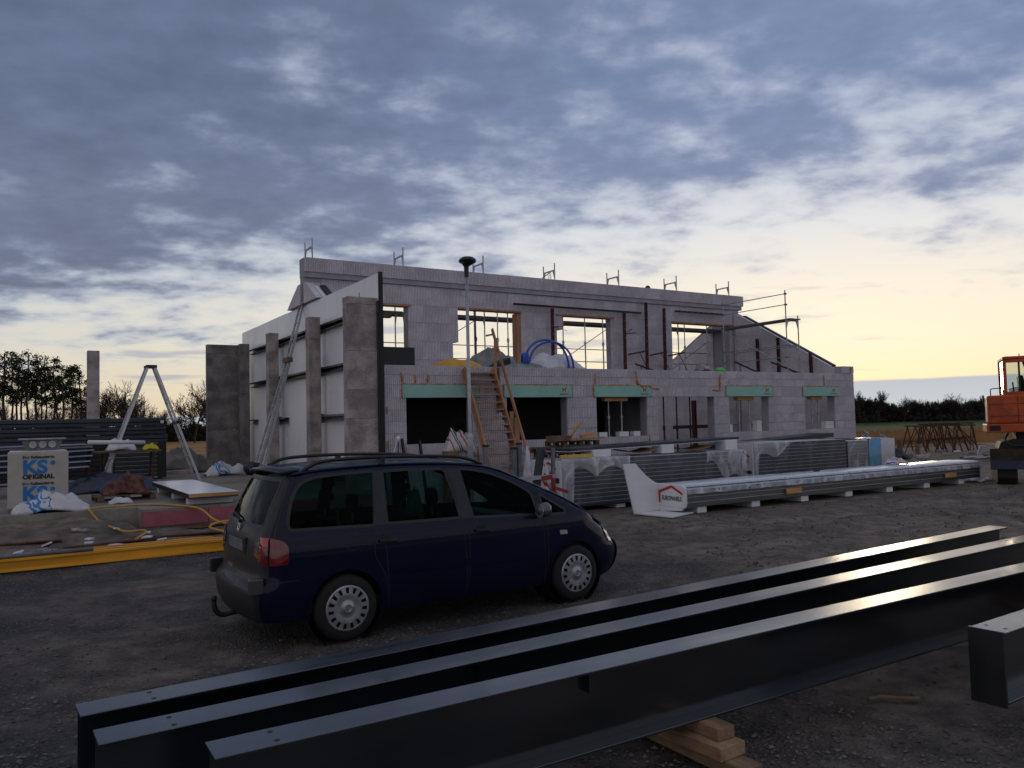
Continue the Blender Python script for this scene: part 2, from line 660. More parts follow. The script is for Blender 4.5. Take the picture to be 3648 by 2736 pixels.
def ground_material():
    m = bpy.data.materials.new('gravel_and_sand')
    m.use_nodes = True
    t = NT(m.node_tree)
    b = t.n('ShaderNodeBsdfPrincipled')
    out = t.n('ShaderNodeOutputMaterial')
    t.t.links.new(b.outputs[0], out.inputs[0])
    tc = t.n('ShaderNodeTexCoord').outputs['Object']
    x, y, z = t.sep(tc)
    patch = t.noise(tc, .33, 4, .6, 0)
    uu = t.m('ADD', t.m('MULTIPLY', t.m('ADD', x, 3.3), .848), t.m('MULTIPLY', t.m('SUBTRACT', y, 20.), .53))
    right = t.step(x, -.3, 3.8)
    vv = t.m('ADD', t.m('MULTIPLY', t.m('ADD', x, 3.3), -.53), t.m('MULTIPLY', t.m('SUBTRACT', y, 20.), .848))
    wob = t.m('MULTIPLY', t.noise(tc, .25, 2, .5), 1.6)
    lane = t.m('ABSOLUTE', t.m('SUBTRACT', t.m('FRACT', t.m('MULTIPLY', t.m('ADD', vv, wob), .58)), .5))
    track = t.m('MULTIPLY', t.step(lane, .34, .44), t.step(t.noise(tc, .8, 3, .6), .35, .6))
    bank = t.m('MULTIPLY', t.step(uu, 2., .5), t.m('MULTIPLY', t.step(vv, -3.5, -3.0), t.step(vv, -.2, -.5)))
    sandf = t.step(t.m('ADD', t.m('ADD', t.m('ADD', patch, t.m('MULTIPLY', bank, .35)), t.m('MULTIPLY', right, .20)), t.m('MULTIPLY', t.noise(tc, 2.6, 4, .65), .22)), .50, .86)
    vor = t.n('ShaderNodeTexVoronoi')
    t.put(vor.inputs['Vector'], tc)
    vor.inputs['Scale'].default_value = 42
    stone = t.sep(vor.outputs['Color'])[0]
    grav = t.mix(stone, (.022, .0225, .025), (.070, .070, .072))
    light = t.step(stone, .95, .98)
    grav = t.mix(light, grav, (.17, .165, .16))
    sn = t.noise(tc, 3.2, 4, .65)
    sand = t.mix(t.step(sn, .3, .7), (.112, .090, .074), (.240, .196, .160))
    sand = t.vm('SCALE', sand, scale=t.m('MULTIPLY_ADD', track, .22, .88))
    col = t.mix(t.m('MULTIPLY', sandf, .9), grav, sand)
    wet = t.step(t.noise(tc, .55, 3, .6, 0), .60, .72)
    col = t.vm('SCALE', col, scale=t.step(wet, 0., 1., 1.05, .70))
    t.put(b.inputs['Base Color'], col)
    t.put(b.inputs['Roughness'], .9)
    b.inputs['Specular IOR Level'].default_value = .25
    h = t.m('ADD', t.m('MULTIPLY', vor.outputs['Distance'], t.m('MULTIPLY_ADD', sandf, -.8, 1.)), t.m('MULTIPLY', t.noise(tc, 9., 4, .65), 1.4))
    bn = t.n('ShaderNodeBump')
    bn.inputs['Strength'].default_value = .8
    bn.inputs['Distance'].default_value = .03
    t.put(bn.inputs['Height'], h)
    t.t.links.new(bn.outputs[0], b.inputs['Normal'])
    return m


GROUND = structure(g.build('ground', ground_material(), smooth=True))

# loose stones lying on the yard, far too many to count
gs = MB()
rnd = random.Random(3)


def stone(m, x, y, z, r, rnd):
    k = [(1, 0, 0), (-1, 0, 0), (0, 1, 0), (0, -1, 0), (0, 0, .75), (0, 0, -.4)]
    a = rnd.random() * 6.3
    ca, sa = math.cos(a), math.sin(a)
    vs = []
    for p in k:
        s_ = r * rnd.uniform(.6, 1.25)
        vs.append((x + (p[0] * ca - p[1] * sa) * s_, y + (p[0] * sa + p[1] * ca) * s_, z + p[2] * s_))
    m.add(vs, [(0, 2, 4), (2, 1, 4), (1, 3, 4), (3, 0, 4), (2, 0, 5), (1, 2, 5), (3, 1, 5), (0, 3, 5)])


for i in range(15000):
    d = 3.2 + 14 * rnd.random() ** 1.9
    a = rnd.uniform(-.62, .62)
    x, y = d * math.sin(a), d * math.cos(a)
    u_, v_ = toUV(x, y)
    if v_ > -3.0:
        continue
    if noise.noise(Vector((x * .5, y * .5, 0))) < -.12 and rnd.random() < .8:
        continue
    stone(gs, x, y, yard(x, y) - .006, rnd.choice((.006, .008, .010, .012, .016, .022)), rnd)
o = gs.build('gravel', mat('grey_stones', (.085, .082, .08), .85, var=.4, scale=2.2, col2=(.22, .21, .20), lo=.3, hi=.8))
tag(o, 'loose grey gravel stones scattered over the dark yard', 'gravel', kind='stuff')


# clods of churned sand right of the car
ck = MB()
for i in range(5200):
    u_, v_ = rnd.uniform(-1., 20), rnd.uniform(-13.5, -6.0)
    p_ = W(u_, v_)
    if p_.x < 1.2 + rnd.random() * 2:
        continue
    if noise.noise(Vector((u_ * .6, v_ * 1.6, 3.))) < -.05:
        continue
    stone(ck, p_.x, p_.y, yard(p_.x, p_.y) - .012, rnd.choice((.010, .014, .018, .025, .035)), rnd)
tag(ck.build('earth_clods', mat('churned_sand', (.11, .09, .076), .95, var=.35, scale=3., spec=.2)), 'small clods of churned brown sand right of the car', 'earth', kind='stuff')

# fields behind the site
def sheet(name, pts, z, material, sub=0):
    m = MB()
    m.add([(x, y, z) for x, y in pts], [tuple(range(len(pts)))])
    return m.build(name, material)


STUB = mat('stubble_soil', (.30, .17, .072), .95, var=.25, scale=.12, bump=.6, bscale=2.0, fine=.2, spec=.1)
GREEN = mat('green_crop', (.030, .060, .012), .95, var=.2, scale=.05, bump=.6, bscale=2.0, fine=.2, spec=.1)
structure(sheet('stubble_field', [(-400, 58), (-30, 58), (18, 52), (60, 50), (600, 30), (600, 84), (30, 84), (10, 190), (-400, 190)], .006, STUB))
structure(sheet('green_field', [(30, 84), (600, 84), (600, 330), (10, 330), (10, 190)], .005, GREEN))

# ================================================================ the house shell
FLOOR = .55
_ribs = {}


def ribbed(L, H, flat=False):
    """facing block of foam, front at y=0, with upright ribs standing proud"""
    key = (round(L, 2), round(H, 2), flat)
    if key in _ribs:
        return _ribs[key]
    L, H = key[0] - .006, key[1] - .007
    m = MB()
    if flat:
        m.box(0, L, 0, .06, 0, H)
    else:
        n = max(1, int(round(L / .0565)))
        p = L / n
        pts = []
        for i in range(n):
            x = i * p
            pts += [(x + .30 * p, .022), (x + .38 * p, 0), (x + .90 * p, 0), (x + .98 * p, .022)]
        pts = [(0, .022)] + pts + [(L, .022), (L, .06), (0, .06)]
        m.prism(pts, 0, H)
    me = m.mesh('wall_block')
    me.materials.append(ICF)
    _ribs[key] = me
    return me


def free(u0, u1, z0, z1, openings):
    """intervals of [u0,u1] not cut by an opening that spans the band"""
    zc = (z0 + z1) / 2
    iv = [(u0, u1)]
    for a, b, c, d in openings:
        if c < zc < d:
            nv = []
            for p, q in iv:
                if b <= p or a >= q:
                    nv.append((p, q))
                else:
                    if a > p:
                        nv.append((p, a))
                    if b < q:
                        nv.append((b, q))
            iv = nv
    return iv


rb = random.Random(11)


def block_wall(part, u0, u1, zs, openings, length, v=0., flat_courses=(), skip=None):
    """courses of facing blocks, each block its own piece, with a plain core behind"""
    core = MB()
    for k in range(len(zs) - 1):
        z0, z1 = zs[k], zs[k + 1]
        for a, b in free(u0, u1, z0, z1, openings):
            core.box(a + .002, b - .002, v + .06, v + .35, z0, z1)
            x = a
            off = length * (.5 if k % 2 else 1.) * rb.uniform(.75, 1.)
            while x < b - .01:
                e = min(b, x + off)
                if b - e < .25:
                    e = b
                off = length * rb.choice((1, 1, .8, 1.))
                o = link('wall_block', ribbed(e - x, z1 - z0, k in flat_courses), None, part)
                o.location = (x + .002, v + rb.uniform(-.003, .004), z0)
                x = e
    return core


house = thing('house_shell', 'long two-storey house shell of grey ribbed foam blocks with open windows', 'building')
front = MB()
front_wall = link('front_wall', MB().mesh('front_wall'), ICFD, house)
WIN = [(.70, 2.62, 1.61, 2.81), (3.71, 5.76, 1.62, 2.81), (6.82, 8.80, 1.62, 2.81), (9.22, 11.72, .56, 2.89), (12.39, 14.35, 1.62, 2.81), (16.22, 17.95, 1.62, 2.81)]
zs = [.0, .28, .55, .9, 1.255, 1.615, 1.91, 2.21, 2.51, 2.81, 3.15, 3.40, 3.65]
core = block_wall(front_wall, 0., 19.1, zs, WIN, 1.25)
core.box(18.46, 19.1, .0, .35, 3.652, 3.92)
front_wall.data = core.mesh('front_wall')
front_wall.data.materials.append(ICFD)
o = link('wall_block', ribbed(.66, .27), None, front_wall)
o.location = (18.45, -.012, 3.655)
# parapet return and its rough foam edge
LINT = [(.58, 2.82), (3.62, 5.90), (6.73, 8.94), (12.24, 14.50), (16.12, 18.11)]


def foam_bead(pts, r, parent, seed=0, every=.05):
    rr = random.Random(seed)
    out, rad = [], []
    for i in range(len(pts) - 1):
        a, b = Vector(pts[i]), Vector(pts[i + 1])
        k = max(1, int((b - a).length / every))
        for j in range(k):
            out.append(a.lerp(b, j / k) + Vector((rr.uniform(-.010, .010), 0, rr.uniform(-.010, .010))))
            rad.append(r * rr.choice((.35, .6, .8, 1., 1.25, 1.5)))
    out.append(Vector(pts[-1]))
    rad.append(r)
    m = MB().path(out, rad, 6)
    return m.build('foam_bead', FOAM, parent, smooth=True)


def fox(parent, x, z, s):
    """red running animal emblem with the maker's words under it"""
    m = MB()
    y0, y1 = -.040, -.036
    body = [(-.5, .62), (-.42, .95), (-.30, .70), (.20, .66), (.42, .82), (.70, 1.05), (.55, .72), (.34, .56), (.40, .20), (.30, .0),
            (.26, .22), (.10, .42), (-.12, .42), (-.20, .0), (-.27, .0), (-.24, .36), (-.40, .02), (-.46, .04), (-.36, .46)]
    m.prism([(x + a * s, z + b * s) for a, b in body], y0, y1, 'Y')
    m.build('emblem', REDINK, parent)
    text_mesh('lettering', 'Beck+Heun', s * .42, REDINK, parent, (x, -.0385, z - s * .50), (R(90), 0, 0), bold=.002)


for i, (a, b) in enumerate(LINT):
    lb = MB().box(a, b, -.035, -.0115, 2.812, 3.152).build('lintel_board', MINT, house, bevel=.003)
    fox(lb, b - .27, 2.95, .15)
    foam_bead([(a, -.03, 3.16), (b, -.03, 3.165)], .014, house, i)
    foam_bead([(a - .012, -.025, 2.80), (a - .012, -.025, 3.17)], .016, house, i + 20)
    foam_bead([(b + .012, -.025, 2.82), (b + .012, -.025, 3.15)], .013, house, i + 40)
    sc = MB()
    for px in (a + .06, b - .06):
        sc.tube((px, -.04, 2.87), (px, -.034, 2.87), .010, 8)
    sc.build('screw', BLACK, lb)
for k, pts in enumerate([[(8.37, -.02, 3.60), (8.37, -.02, 3.38), (8.42, -.03, 3.22), (8.55, -.045, 3.14), (8.80, -.045, 3.15), (8.92, -.03, 3.10)],
                         [(9.02, -.02, 3.07), (9.28, -.02, 3.05)], [(11.98, -.02, 3.55), (11.96, -.02, 3.20), (11.93, -.02, 3.0)], [(11.62, -.02, 3.03), (11.9, -.02, 3.0)],
                         [(.56, -.02, 3.45), (.58, -.02, 3.2)], [(.95, -.015, 3.42), (.95, -.015, 3.20)], [(1.32, -.015, 3.42), (1.31, -.015, 3.22)],
                         [(.16, -.015, 2.58), (.16, -.015, 2.42)], [(.17, -.02, 1.72), (.17, -.02, 1.42)], [(17.33, -.015, 3.55), (17.33, -.015, 3.2)],
                         [(.66, -.015, 1.55), (.66, -.015, 1.30)], [(6.78, -.015, 3.5), (6.78, -.015, 3.22)], [(18.9, -.03, 3.68), (18.92, -.03, 3.9)],
                         [(2.75, -.02, 1.5), (2.78, -.02, 1.05)], [(8.84, -.02, 1.66), (8.84, -.02, 1.45)], [(6.84, -.02, 1.6), (6.84, -.02, 1.4)]]):
    foam_bead(pts, .028 if k in (0, 2) else .018, house, 60 + k)

# upper floor slab over the left rooms, added partitions that keep them dark
MB().box(.36, 9.18, .36, 5.49, 3.36, 3.60).build('floor_slab', CONC, house)
MB().box(9.19, 9.38, .36, 5.49, .56, 3.64).build('light_stop_wall', ICFD, house)  # added wall, stops light from the open right part
MB().box(.37, 9.18, 2.6, 2.7, .56, 3.355).build('added_dark_partition', BLACK, house)  # black wall added behind the left windows so the rooms read dark
# the tall middle wall
mid_wall = link('middle_wall', MB().mesh('middle_wall'), ICFD, house)
WUP = [(1.5, 3.33, 4.3, 6.13), (5.2, 7.78, 4.93, 6.13), (4.98, 7.78, 3.9, 4.93), (9.62, 11.95, 5.55, 6.13), (9.36, 11.95, 3.9, 5.55), (15.14, 18.55, 3.9, 6.13)]
zu = [.55, 1.2, 1.82, 2.44, 3.06, 3.68, 3.9, 4.3, 4.93, 5.55, 6.13, 6.78, 6.95, 7.40]
core = block_wall(mid_wall, .36, 19.1, zu[:-2], WUP, 1.25, v=5.5)
core.box(-.2, .355, 5.51, 5.84, 5.96, 6.78)
core.box(-.2, 19.25, 5.44, 5.88, 6.782, 6.948)
core.box(-.2, 19.3, 5.46, 5.90, 6.952, 7.385)
mid_wall.data = core.mesh('middle_wall')
mid_wall.data.materials.append(ICFD)
x = -.2
while x < 19.2:
    L = min(1.25, 19.32 - x)
    o = link('wall_block', ribbed(L, .45), None, mid_wall)
    o.location = (x + .002, 5.395 + rb.uniform(-.003, .003), 6.95)
    x += L
for a, b, z in ((1.5, 3.42, 6.06), (5.2, 7.8, 6.08), (9.32, 12.1, 6.07), (15.1, 18.75, 6.06)):
    MB().box(a + .02, b - .02, 5.46, 5.84, z, z + .06).build('window_header', WOOD, house)
MB().box(7.60, 7.775, 5.52, 5.83, 3.91, 6.05).build('window_jamb', WOOD, house)
MB().box(1.52, 2.9, 5.9, 6.15, 5.72, 5.86).build('formwork_board', WOODD, house)


def end_wall(name, ux, inner, parent):
    """gable wall across the house; inner = -1: facing blocks on the -u side"""
    part = link(name, MB().mesh(name), ICFD, parent)
    tops = [(0., 3.93), (.72, 3.96), (5.05, 6.42), (5.45, 6.62), (6.1, 6.62), (6.5, 6.40), (11.2, 3.85)]

    def top(v):
        for (a, za), (b, zb) in zip(tops, tops[1:]):
            if a <= v <= b:
                return za + (zb - za) * (v - a) / (b - a)
        return 3.85
    outline = [(.36, .0)] + [(max(.36, v), top(max(.36, v))) for v, z in tops] + [(11.2, 0)]
    part.data = MB().prism(outline, ux, ux + .29, 'X').mesh(name)
    part.data.materials.append(ICFD)
    zz = [FLOOR + .31 * 2 * k for k in range(11)]
    f = ux - .05 if inner < 0 else ux + .292
    for k in range(len(zz) - 1):
        v = .37
        off = .62 if k % 2 else 1.25
        while v < 11.15:
            e = min(11.18, v + off)
            off = 1.25
            if v < 5.46 < e:
                e = 5.46
            if v < 5.46 or v > 5.8:
                lo, hi = zz[k], zz[k + 1] - .004
                ts = [v + .002 + (e - v - .004) * i / 16 for i in range(17)]
                up = [(q, min(hi, top(q))) for q in ts if top(q) > lo + .012]
                if len(up) > 1:
                    keep = [p for i, p in enumerate(up) if i in (0, len(up) - 1) or abs(up[i - 1][1] + up[i + 1][1] - 2 * p[1]) > .002]
                    MB().prism([(up[0][0], lo), (up[-1][0], lo)] + keep[::-1], f, f + .05, 'X').build('wall_block', ICF, part)
            v = e if e > v else v + .01
    for (a, za), (b, zb) in (((.72, 3.97), (5.05, 6.43)), ((6.5, 6.41), (11.2, 3.86))):
        MB().bar((ux - .02, a, za + .015), (ux - .02, b, zb + .015), .10, .03).build('coping', WPLAST, part)
        MB().bar((ux + .20, a, za + .03), (ux + .20, b, zb + .03), .18, .06).build('coping', BLACKM, part)
    return part


end_wall('gable_wall', 18.78, -1, house)
end_wall('gable_wall', .06, -1, house)

MB().prism([(4.26, 5.965), (5.05, 6.425), (5.40, 6.60), (6.1, 6.61), (6.5, 6.40), (7.28, 5.965)], -.20, .004, 'X').build('gable_return', ICF, house)
# the hall's ground slab with pink edge insulation
sb = MB()
sb.box(-45, -.12, -.45, 30, .02, FLOOR)
sb.box(-5.62, -.12, -1.12, -.451, .02, FLOOR - .004)
slab = structure(sb.build('hall_floor_slab', SLAB))
place(slab, 0, 0)
for k in range(3):
    o = MB().box(-5.60 + k * 1.25, -4.36 + k * 1.25, -1.17, -1.123, .20, .50).build('insulation_board', PINK, slab)
fs = structure(MB().box(-.10, 19.08, .37, 11, .0, FLOOR).build('house_floor', SLAB))
place(fs, 0, 0)

# ---------------------------------------------------------------- white panel wall of the hall
pw = thing('panel_wall', 'tall white sandwich panel wall with steel rails beside the grey house', 'wall')
v = -.22
k = 0
pm = MB().box(-.10, -.005, .003, .997, .42, 5.93).mesh('wall_panel')
pm.materials.append(WPANEL)
while v < 13.4:
    o = link('wall_panel', pm, None, pw)
    o.location = (0, v, rb.uniform(-.004, .004))
    v += 1.0
MB().box(-.115, .0, -.25, -.222, .40, 5.95).build('edge_trim', BLACK, pw)
MB().box(-.21, -.17, -.36, -.32, .56, 5.2).build('edge_channel', BLACKM, pw)
colv = [.0, 3.9, 8.2, 12.1]
for z in (5.0, 3.75, 2.38, .72):
    for a, b in zip(colv, colv[1:]):
        if z in (2.38,) and a > 3:
            segs = [(a, a + .75), (b - .7, b)]
        else:
            segs = [(a - .1, b - .1)]
        for p, q in segs:
            g_ = MB()
            g_.box(-.265, -.105, p, q, z + .075, z + .087)
            g_.box(-.265, -.105, p, q, z - .087, z - .075)
            g_.box(-.118, -.106, p, q, z - .074, z + .074)
            g_.box(-.265, -.255, p, q, z + .03, z + .074)
            g_.build('wall_rail', GALVD if z < 3 else BLACKM, pw)
    for b in colv[1:3]:
        MB().box(-.285, -.10, b + .20, b + .42, z - .13, z + .13).build('rail_bracket', GALVD, pw)


def pillar(label, u0, u1, v0, v1, top, material, seams):
    t = thing('concrete_pillar', label, 'pillar', (u0 + u1) / 2, (v0 + v1) / 2, FLOOR, group='concrete pillars of the hall')
    w, d = (u1 - u0) / 2, (v1 - v0) / 2
    zz = [0] + seams + [top - FLOOR]
    for a, b in zip(zz, zz[1:]):
        MB().box(-w, w, -d, d, a + .002, b - .002).build('pillar_section', material, t, bevel=.008)
    return t


pb = pillar('broad concrete pillar at the near end of the white panel wall', -.95, -.16, -.30, .05, 5.28, CONC, [.55, 1.75, 2.45, 3.4, 4.55])
MB().tube((-.02, 0, 4.73), (-.02, 0, 4.86), .012, 6).build('green_cap', mat('green_plastic', (.03, .35, .12), .5), pb)
# tie holes of the shuttering
th = MB()
for z in (.62, 1.68, 2.38, 3.32, 4.0):
    for x in (-.27, .27):
        th.tube((x, -.1765, z), (x, -.174, z), .011, 8)
th.build('tie_hole', BLACK, pb)
pillar('slim concrete column, nearest to the broad pillar on the white wall', -.62, -.28, 3.72, 4.05, 5.30, CONC, [.9, 4.1])
pillar('slim concrete column behind the leaning ladder', -.62, -.28, 8.02, 8.35, 5.30, CONC, [1.1, 4.05])
pillar('concrete corner column joined to the dark concrete wall at the far end', -.62, -.28, 11.92, 12.30, 5.32, CONCD, [2.9])
t = thing('concrete_wall', 'dark concrete wall slab at the far left end of the hall', 'wall', -1.16, 12.46, FLOOR)
for a, b in ((0, 1.55), (1.55, 3.0), (3.0, 4.4), (4.4, 4.75)):
    MB().box(-.56, .84, -.14, .14, a + .002, b - .002).build('wall_section', CONCD, t, bevel=.006)
t = thing('concrete_pillar', 'lone pale concrete column standing behind the dark sheet stack', 'pillar', -4.9, 20., FLOOR, group='concrete pillars of the hall')
for a, b in ((0, 2.0), (2.0, 5.1)):
    MB().box(-.23, .23, -.23, .23, a + .002, b - .002).build('pillar_section', CONC, t, bevel=.01)

# ================================================================ scaffolds
def gusset(m, x, v, z, s, d):
    m.prism([(v, z), (v + d * s * .45, z), (v + d * s * .42, z - .05), (v + d * .035, z - s), (v, z - s)], x - .012, x + .012, 'X')


rs = thing('rear_scaffold', 'long steel frame scaffold standing behind the tall upper wall', 'scaffold')
fm = MB()
for v in (6.2, 6.95):
    fm.tube((0, v, .05), (0, v, 8.2), .024, 8)
    fm.box(-.07, .07, v - .07, v + .07, .0, .05)
for z in (7.93, 5.93, 3.93, 1.93):
    fm.bar((0, 6.2, z), (0, 6.95, z), .04, .05)
    gusset(fm, 0, 6.2, z - .02, .26, 1)
    gusset(fm, 0, 6.95, z - .02, .26, -1)
fme = fm.mesh('scaffold_frame', False)
fme.materials.append(GALV)
for k in range(7):
    o = link('scaffold_frame', fme, None, rs)
    o.location = (.32 + 3.165 * k, 0, 0)
for k in range(6):
    a, b = .32 + 3.165 * k, .32 + 3.165 * (k + 1)
    d = MB()
    d.box(a + .03, b - .03, 6.24, 6.91, 5.96, 6.0)
    d.box(a + .03, b - .03, 6.24, 6.28, 5.90, 5.959)
    d.box(a + .03, b - .03, 6.87, 6.91, 5.90, 5.959)
    d.build('deck', GALVD, rs)
    MB().box(a + .03, b - .03, 6.24, 6.91, 3.98, 4.03).build('deck', WOODD, rs)
    for z in (5.0, 4.5):
        MB().tube((a, 6.98, z), (b, 6.98, z), .017, 6).build('guard_rail', GALVD, rs)
    if k % 2 == 1:
        MB().tube((a, 7.0, 4.05), (b, 7.0, 5.9), .017, 6).build('diagonal_brace', GALV, rs)
MB().tube((9.2, 6.6, 7.45), (9.72, 6.3, 7.88), .02, 6).build('diagonal_brace', GALV, rs)
for q in (.18, .25, .36):
    MB().tube((9.76, 6.2 + q * .9, 7.35), (9.76, 6.2 + q, 7.85), .009, 5).build('strap', BLACK, rs)

fsx = thing('gable_scaffold', 'single-bay scaffold with deck and guard rails beside the sloping right gable', 'scaffold')
for v in (1.7, 4.9):
    f_ = MB()
    f_.tube((17.5, v, .6), (17.5, v, 6.98), .024, 8)
    f_.tube((18.2, v, .6), (18.2, v, 6.02), .024, 8)
    for z in (5.80, 3.8, 1.8):
        f_.bar((17.5, v, z), (18.2, v, z), .05, .04)
    for x, sgn in ((17.5, 1), (18.2, -1)):
        f_.prism([(x, 5.78), (x + sgn * .12, 5.78), (x + sgn * .03, 5.52), (x, 5.52)], v - .012, v + .012, 'Y')
    for x in (17.5, 18.2):
        f_.box(x - .07, x + .07, v - .07, v + .07, FLOOR + .001, .6)
    f_.build('scaffold_frame', GALV, fsx)
    cl = MB()
    for z in (6.84, 6.42, 4.84, 4.38):
        cl.box(17.46, 17.57, v - .035, v + .035, z - .03, z + .03)
    cl.build('clamp', GALVD, fsx)
MB().box(17.54, 18.17, 1.55, 5.1, 5.83, 5.88).build('deck', GALVD, fsx)
for z in (6.84, 6.42, 4.84, 4.38):
    MB().tube((17.5, 1.7, z), (17.5, 4.9, z), .017, 6).build('guard_rail', GALV, fsx)
MB().tube((18.24, 1.7, 4.84), (18.24, 4.9, 4.84), .017, 6).build('guard_rail', GALV, fsx)
MB().tube((17.44, 4.9, 5.75), (17.44, 1.7, 4.0), .018, 6).build('diagonal_brace', GALV, fsx)
MB().tube((17.5, 1.66, 4.84), (18.2, 1.66, 4.84), .015, 6).build('cross_rail', GALV, fsx)


# ================================================================ steel bracing on the upper wall
def brace(label, pts, w=.10, d=.09, material=REDOX, dots=True):
    (u0, v0, z0), (u1, v1, z1) = pts
    t = thing('formwork_brace', label, 'brace', u0, v0, z0, group='red steel braces on the upper walls')
    q = Vector((u1 - u0, v1 - v0, z1 - z0))
    n_ = q.normalized()
    side = Vector((0, 1, 0)).cross(n_).normalized() if abs(n_.y) < .9 else Vector((0, 0, 1))
    for s_ in (-1, 1):
        off = side * (w * .36 * s_)
        MB().bar(off, q + off, w * .26, d, (0, 1, 0)).build('channel', material, t)
    MB().bar((0, d * .2, 0), q + Vector((0, d * .2, 0)), w * .5, .01, (0, 1, 0)).build('web_plate', material, t)
    if dots:
        m = MB()
        k = int(q.length / .3)
        for i in range(1, k):
            p = q * (i / k)
            m.box(p.x - .014, p.x + .014, -.052, -.046, p.z - .014, p.z + .014)
        m.build('pin', GALV, t)
    return t


brace('long horizontal red steel waler high on the upper wall above the third window', ((7.36, 5.33, 6.36), (10.9, 5.33, 6.35)), .07, .07, dots=False)
brace('dark blue and red continuation of the waler, reaching towards the upright braces', ((10.93, 5.33, 6.35), (13.35, 5.33, 6.34)), .07, .07, dots=False, material=BLUEST)
brace('short red waler with clamps above the rightmost upper window', ((15.18, 5.33, 6.52), (18.02, 5.33, 6.52)), .07, .07)
brace('upright red brace left of the third upper window', ((8.95, 5.22, 4.05), (8.97, 5.22, 6.27)))
br = [brace('upright red brace directly right of the third upper window', ((12.36, 5.22, 3.66), (12.38, 5.22, 6.30))),
      brace('tallest upright red brace, between the other two on the right wall part', ((13.48, 5.22, 3.66), (13.52, 5.22, 6.76))),
      brace('upright red brace next to the rightmost upper window', ((14.44, 5.22, 3.66), (14.47, 5.22, 6.58)))]
for t in br:
    MB().bar((.06, -.10, .98), (.62, -.5, 1.10), .06, .06).build('arm', REDOX, t)
    MB().tube((.42, -.38, 1.05), (.85, -.62, -.0), .016, 6).build('push_pull_strut', REDOX, t)
for (v, zt), lab in (((4.15, 5.38), 'upright red brace on the gable wall, nearest to the tall wall'), ((3.08, 5.32), 'upright red brace in the middle of the sloping gable wall'), ((1.54, 4.58), 'short red brace low on the sloping gable wall')):
    t = thing('formwork_brace', lab, 'brace', 18.66, v, 3.2, group='red steel braces on the upper walls')
    for s_ in (-.036, .036):
        MB().box(-.045, .045, s_ - .013, s_ + .013, 0, zt - 3.2).build('channel', REDOX, t)
    MB().box(.0, .008, -.022, .022, 0, zt - 3.2).build('web_plate', REDOX, t)
for u, v, z, a, b, lab in ((12.6, 4.9, 3.85, (0, 0, .42), (1.0, -.5, 0), 'slanting red strut lying low right of the green bag'), (16.2, 3.2, 3.75, (0, 0, .55), (1.1, -.5, 0), 'slanting red strut in front of the rightmost upper window'), (16.9, 2.0, 3.7, (0, 0, .5), (1.2, -.5, 0), 'slanting red strut low in front of the gable wall')):
    t = thing('push_pull_prop', lab, 'prop', u, v, z, group='slanting red struts on the upper floor')
    MB().tube(a, b, .035, 8).build('tube', REDOX, t)
    MB().box(b[0] - .06, b[0] + .06, b[1] - .06, b[1] + .06, b[2] - .02, b[2] + .02).build('foot_plate', REDOX, t)
    # carried by a trestle of two struts down to the floor
    MB().tube(Vector(a) * .8 + Vector(b) * .2, (a[0] + .2, a[1], FLOOR - z), .02, 6).build('stay', REDOX, t)
# sprays of rebar sticking out of the wall
for u, z, n_ in ((9.25, 5.62, 5), (12.6, 5.52, 6)):
    t = thing('rebar_bundle', 'rusty starter bars sticking out beside ' + ('the third upper window' if u < 10 else 'the upright red brace'), 'rebar', u, 5.5, z)
    for k in range(n_):
        e = (rb.uniform(-.5, .55), -rb.uniform(.35, .6), rb.uniform(-.22, .16))
        MB().tube((.02 * k, .05, 0), e, .008, 5).build('bar', RUST, t)


def prop(label, u, v, z0, z1, material=GALV, r=.028, group='steel props under the lintels', lean=0.):
    t = thing('steel_prop', label, 'prop', u, v, z0, group=group)
    h = z1 - z0
    MB().tube((0, 0, .01), (lean * .55, 0, h * .55), r, 10).build('outer_tube', material, t)
    MB().tube((lean * .55, 0, h * .55), (lean, 0, h - .008), r * .78, 10).build('inner_tube', material, t)
    c = MB().tube((lean * .52, 0, h * .51), (lean * .57, 0, h * .58), r * 1.5, 10)
    c.tube((lean * .54 - .08, 0, h * .545), (lean * .54 + .08, 0, h * .545), .008, 6)
    c.build('collar', material, t)
    MB().box(-.06, .06, -.06, .06, 0, .008).build('base_plate', material, t)
    MB().box(lean - .06, lean + .06, -.06, .06, h - .008, h).build('head_plate', material, t)
    return t


for u, v, m_, lab in ((5.95, 5.62, RUST, 'rusty prop inside the second upper window'), (6.85, 5.62, GALV, 'grey prop in the middle of the second upper window'),
                      (7.28, 5.62, GALV, 'grey prop near the timber jamb of the second upper window'), (9.72, 5.62, GALV, 'leftmost prop inside the third upper window'),
                      (10.75, 5.62, GALV, 'middle prop inside the third upper window'), (11.62, 5.62, GALV, 'right prop inside the third upper window'),
                      (15.95, 5.62, GALV, 'left prop inside the rightmost upper window'), (17.25, 5.62, GALV, 'middle prop inside the rightmost upper window'), (18.3, 5.62, GALV, 'right prop inside the rightmost upper window')):
    prop(lab, u, v, 3.902, 6.055, m_, group='props in the upper windows')
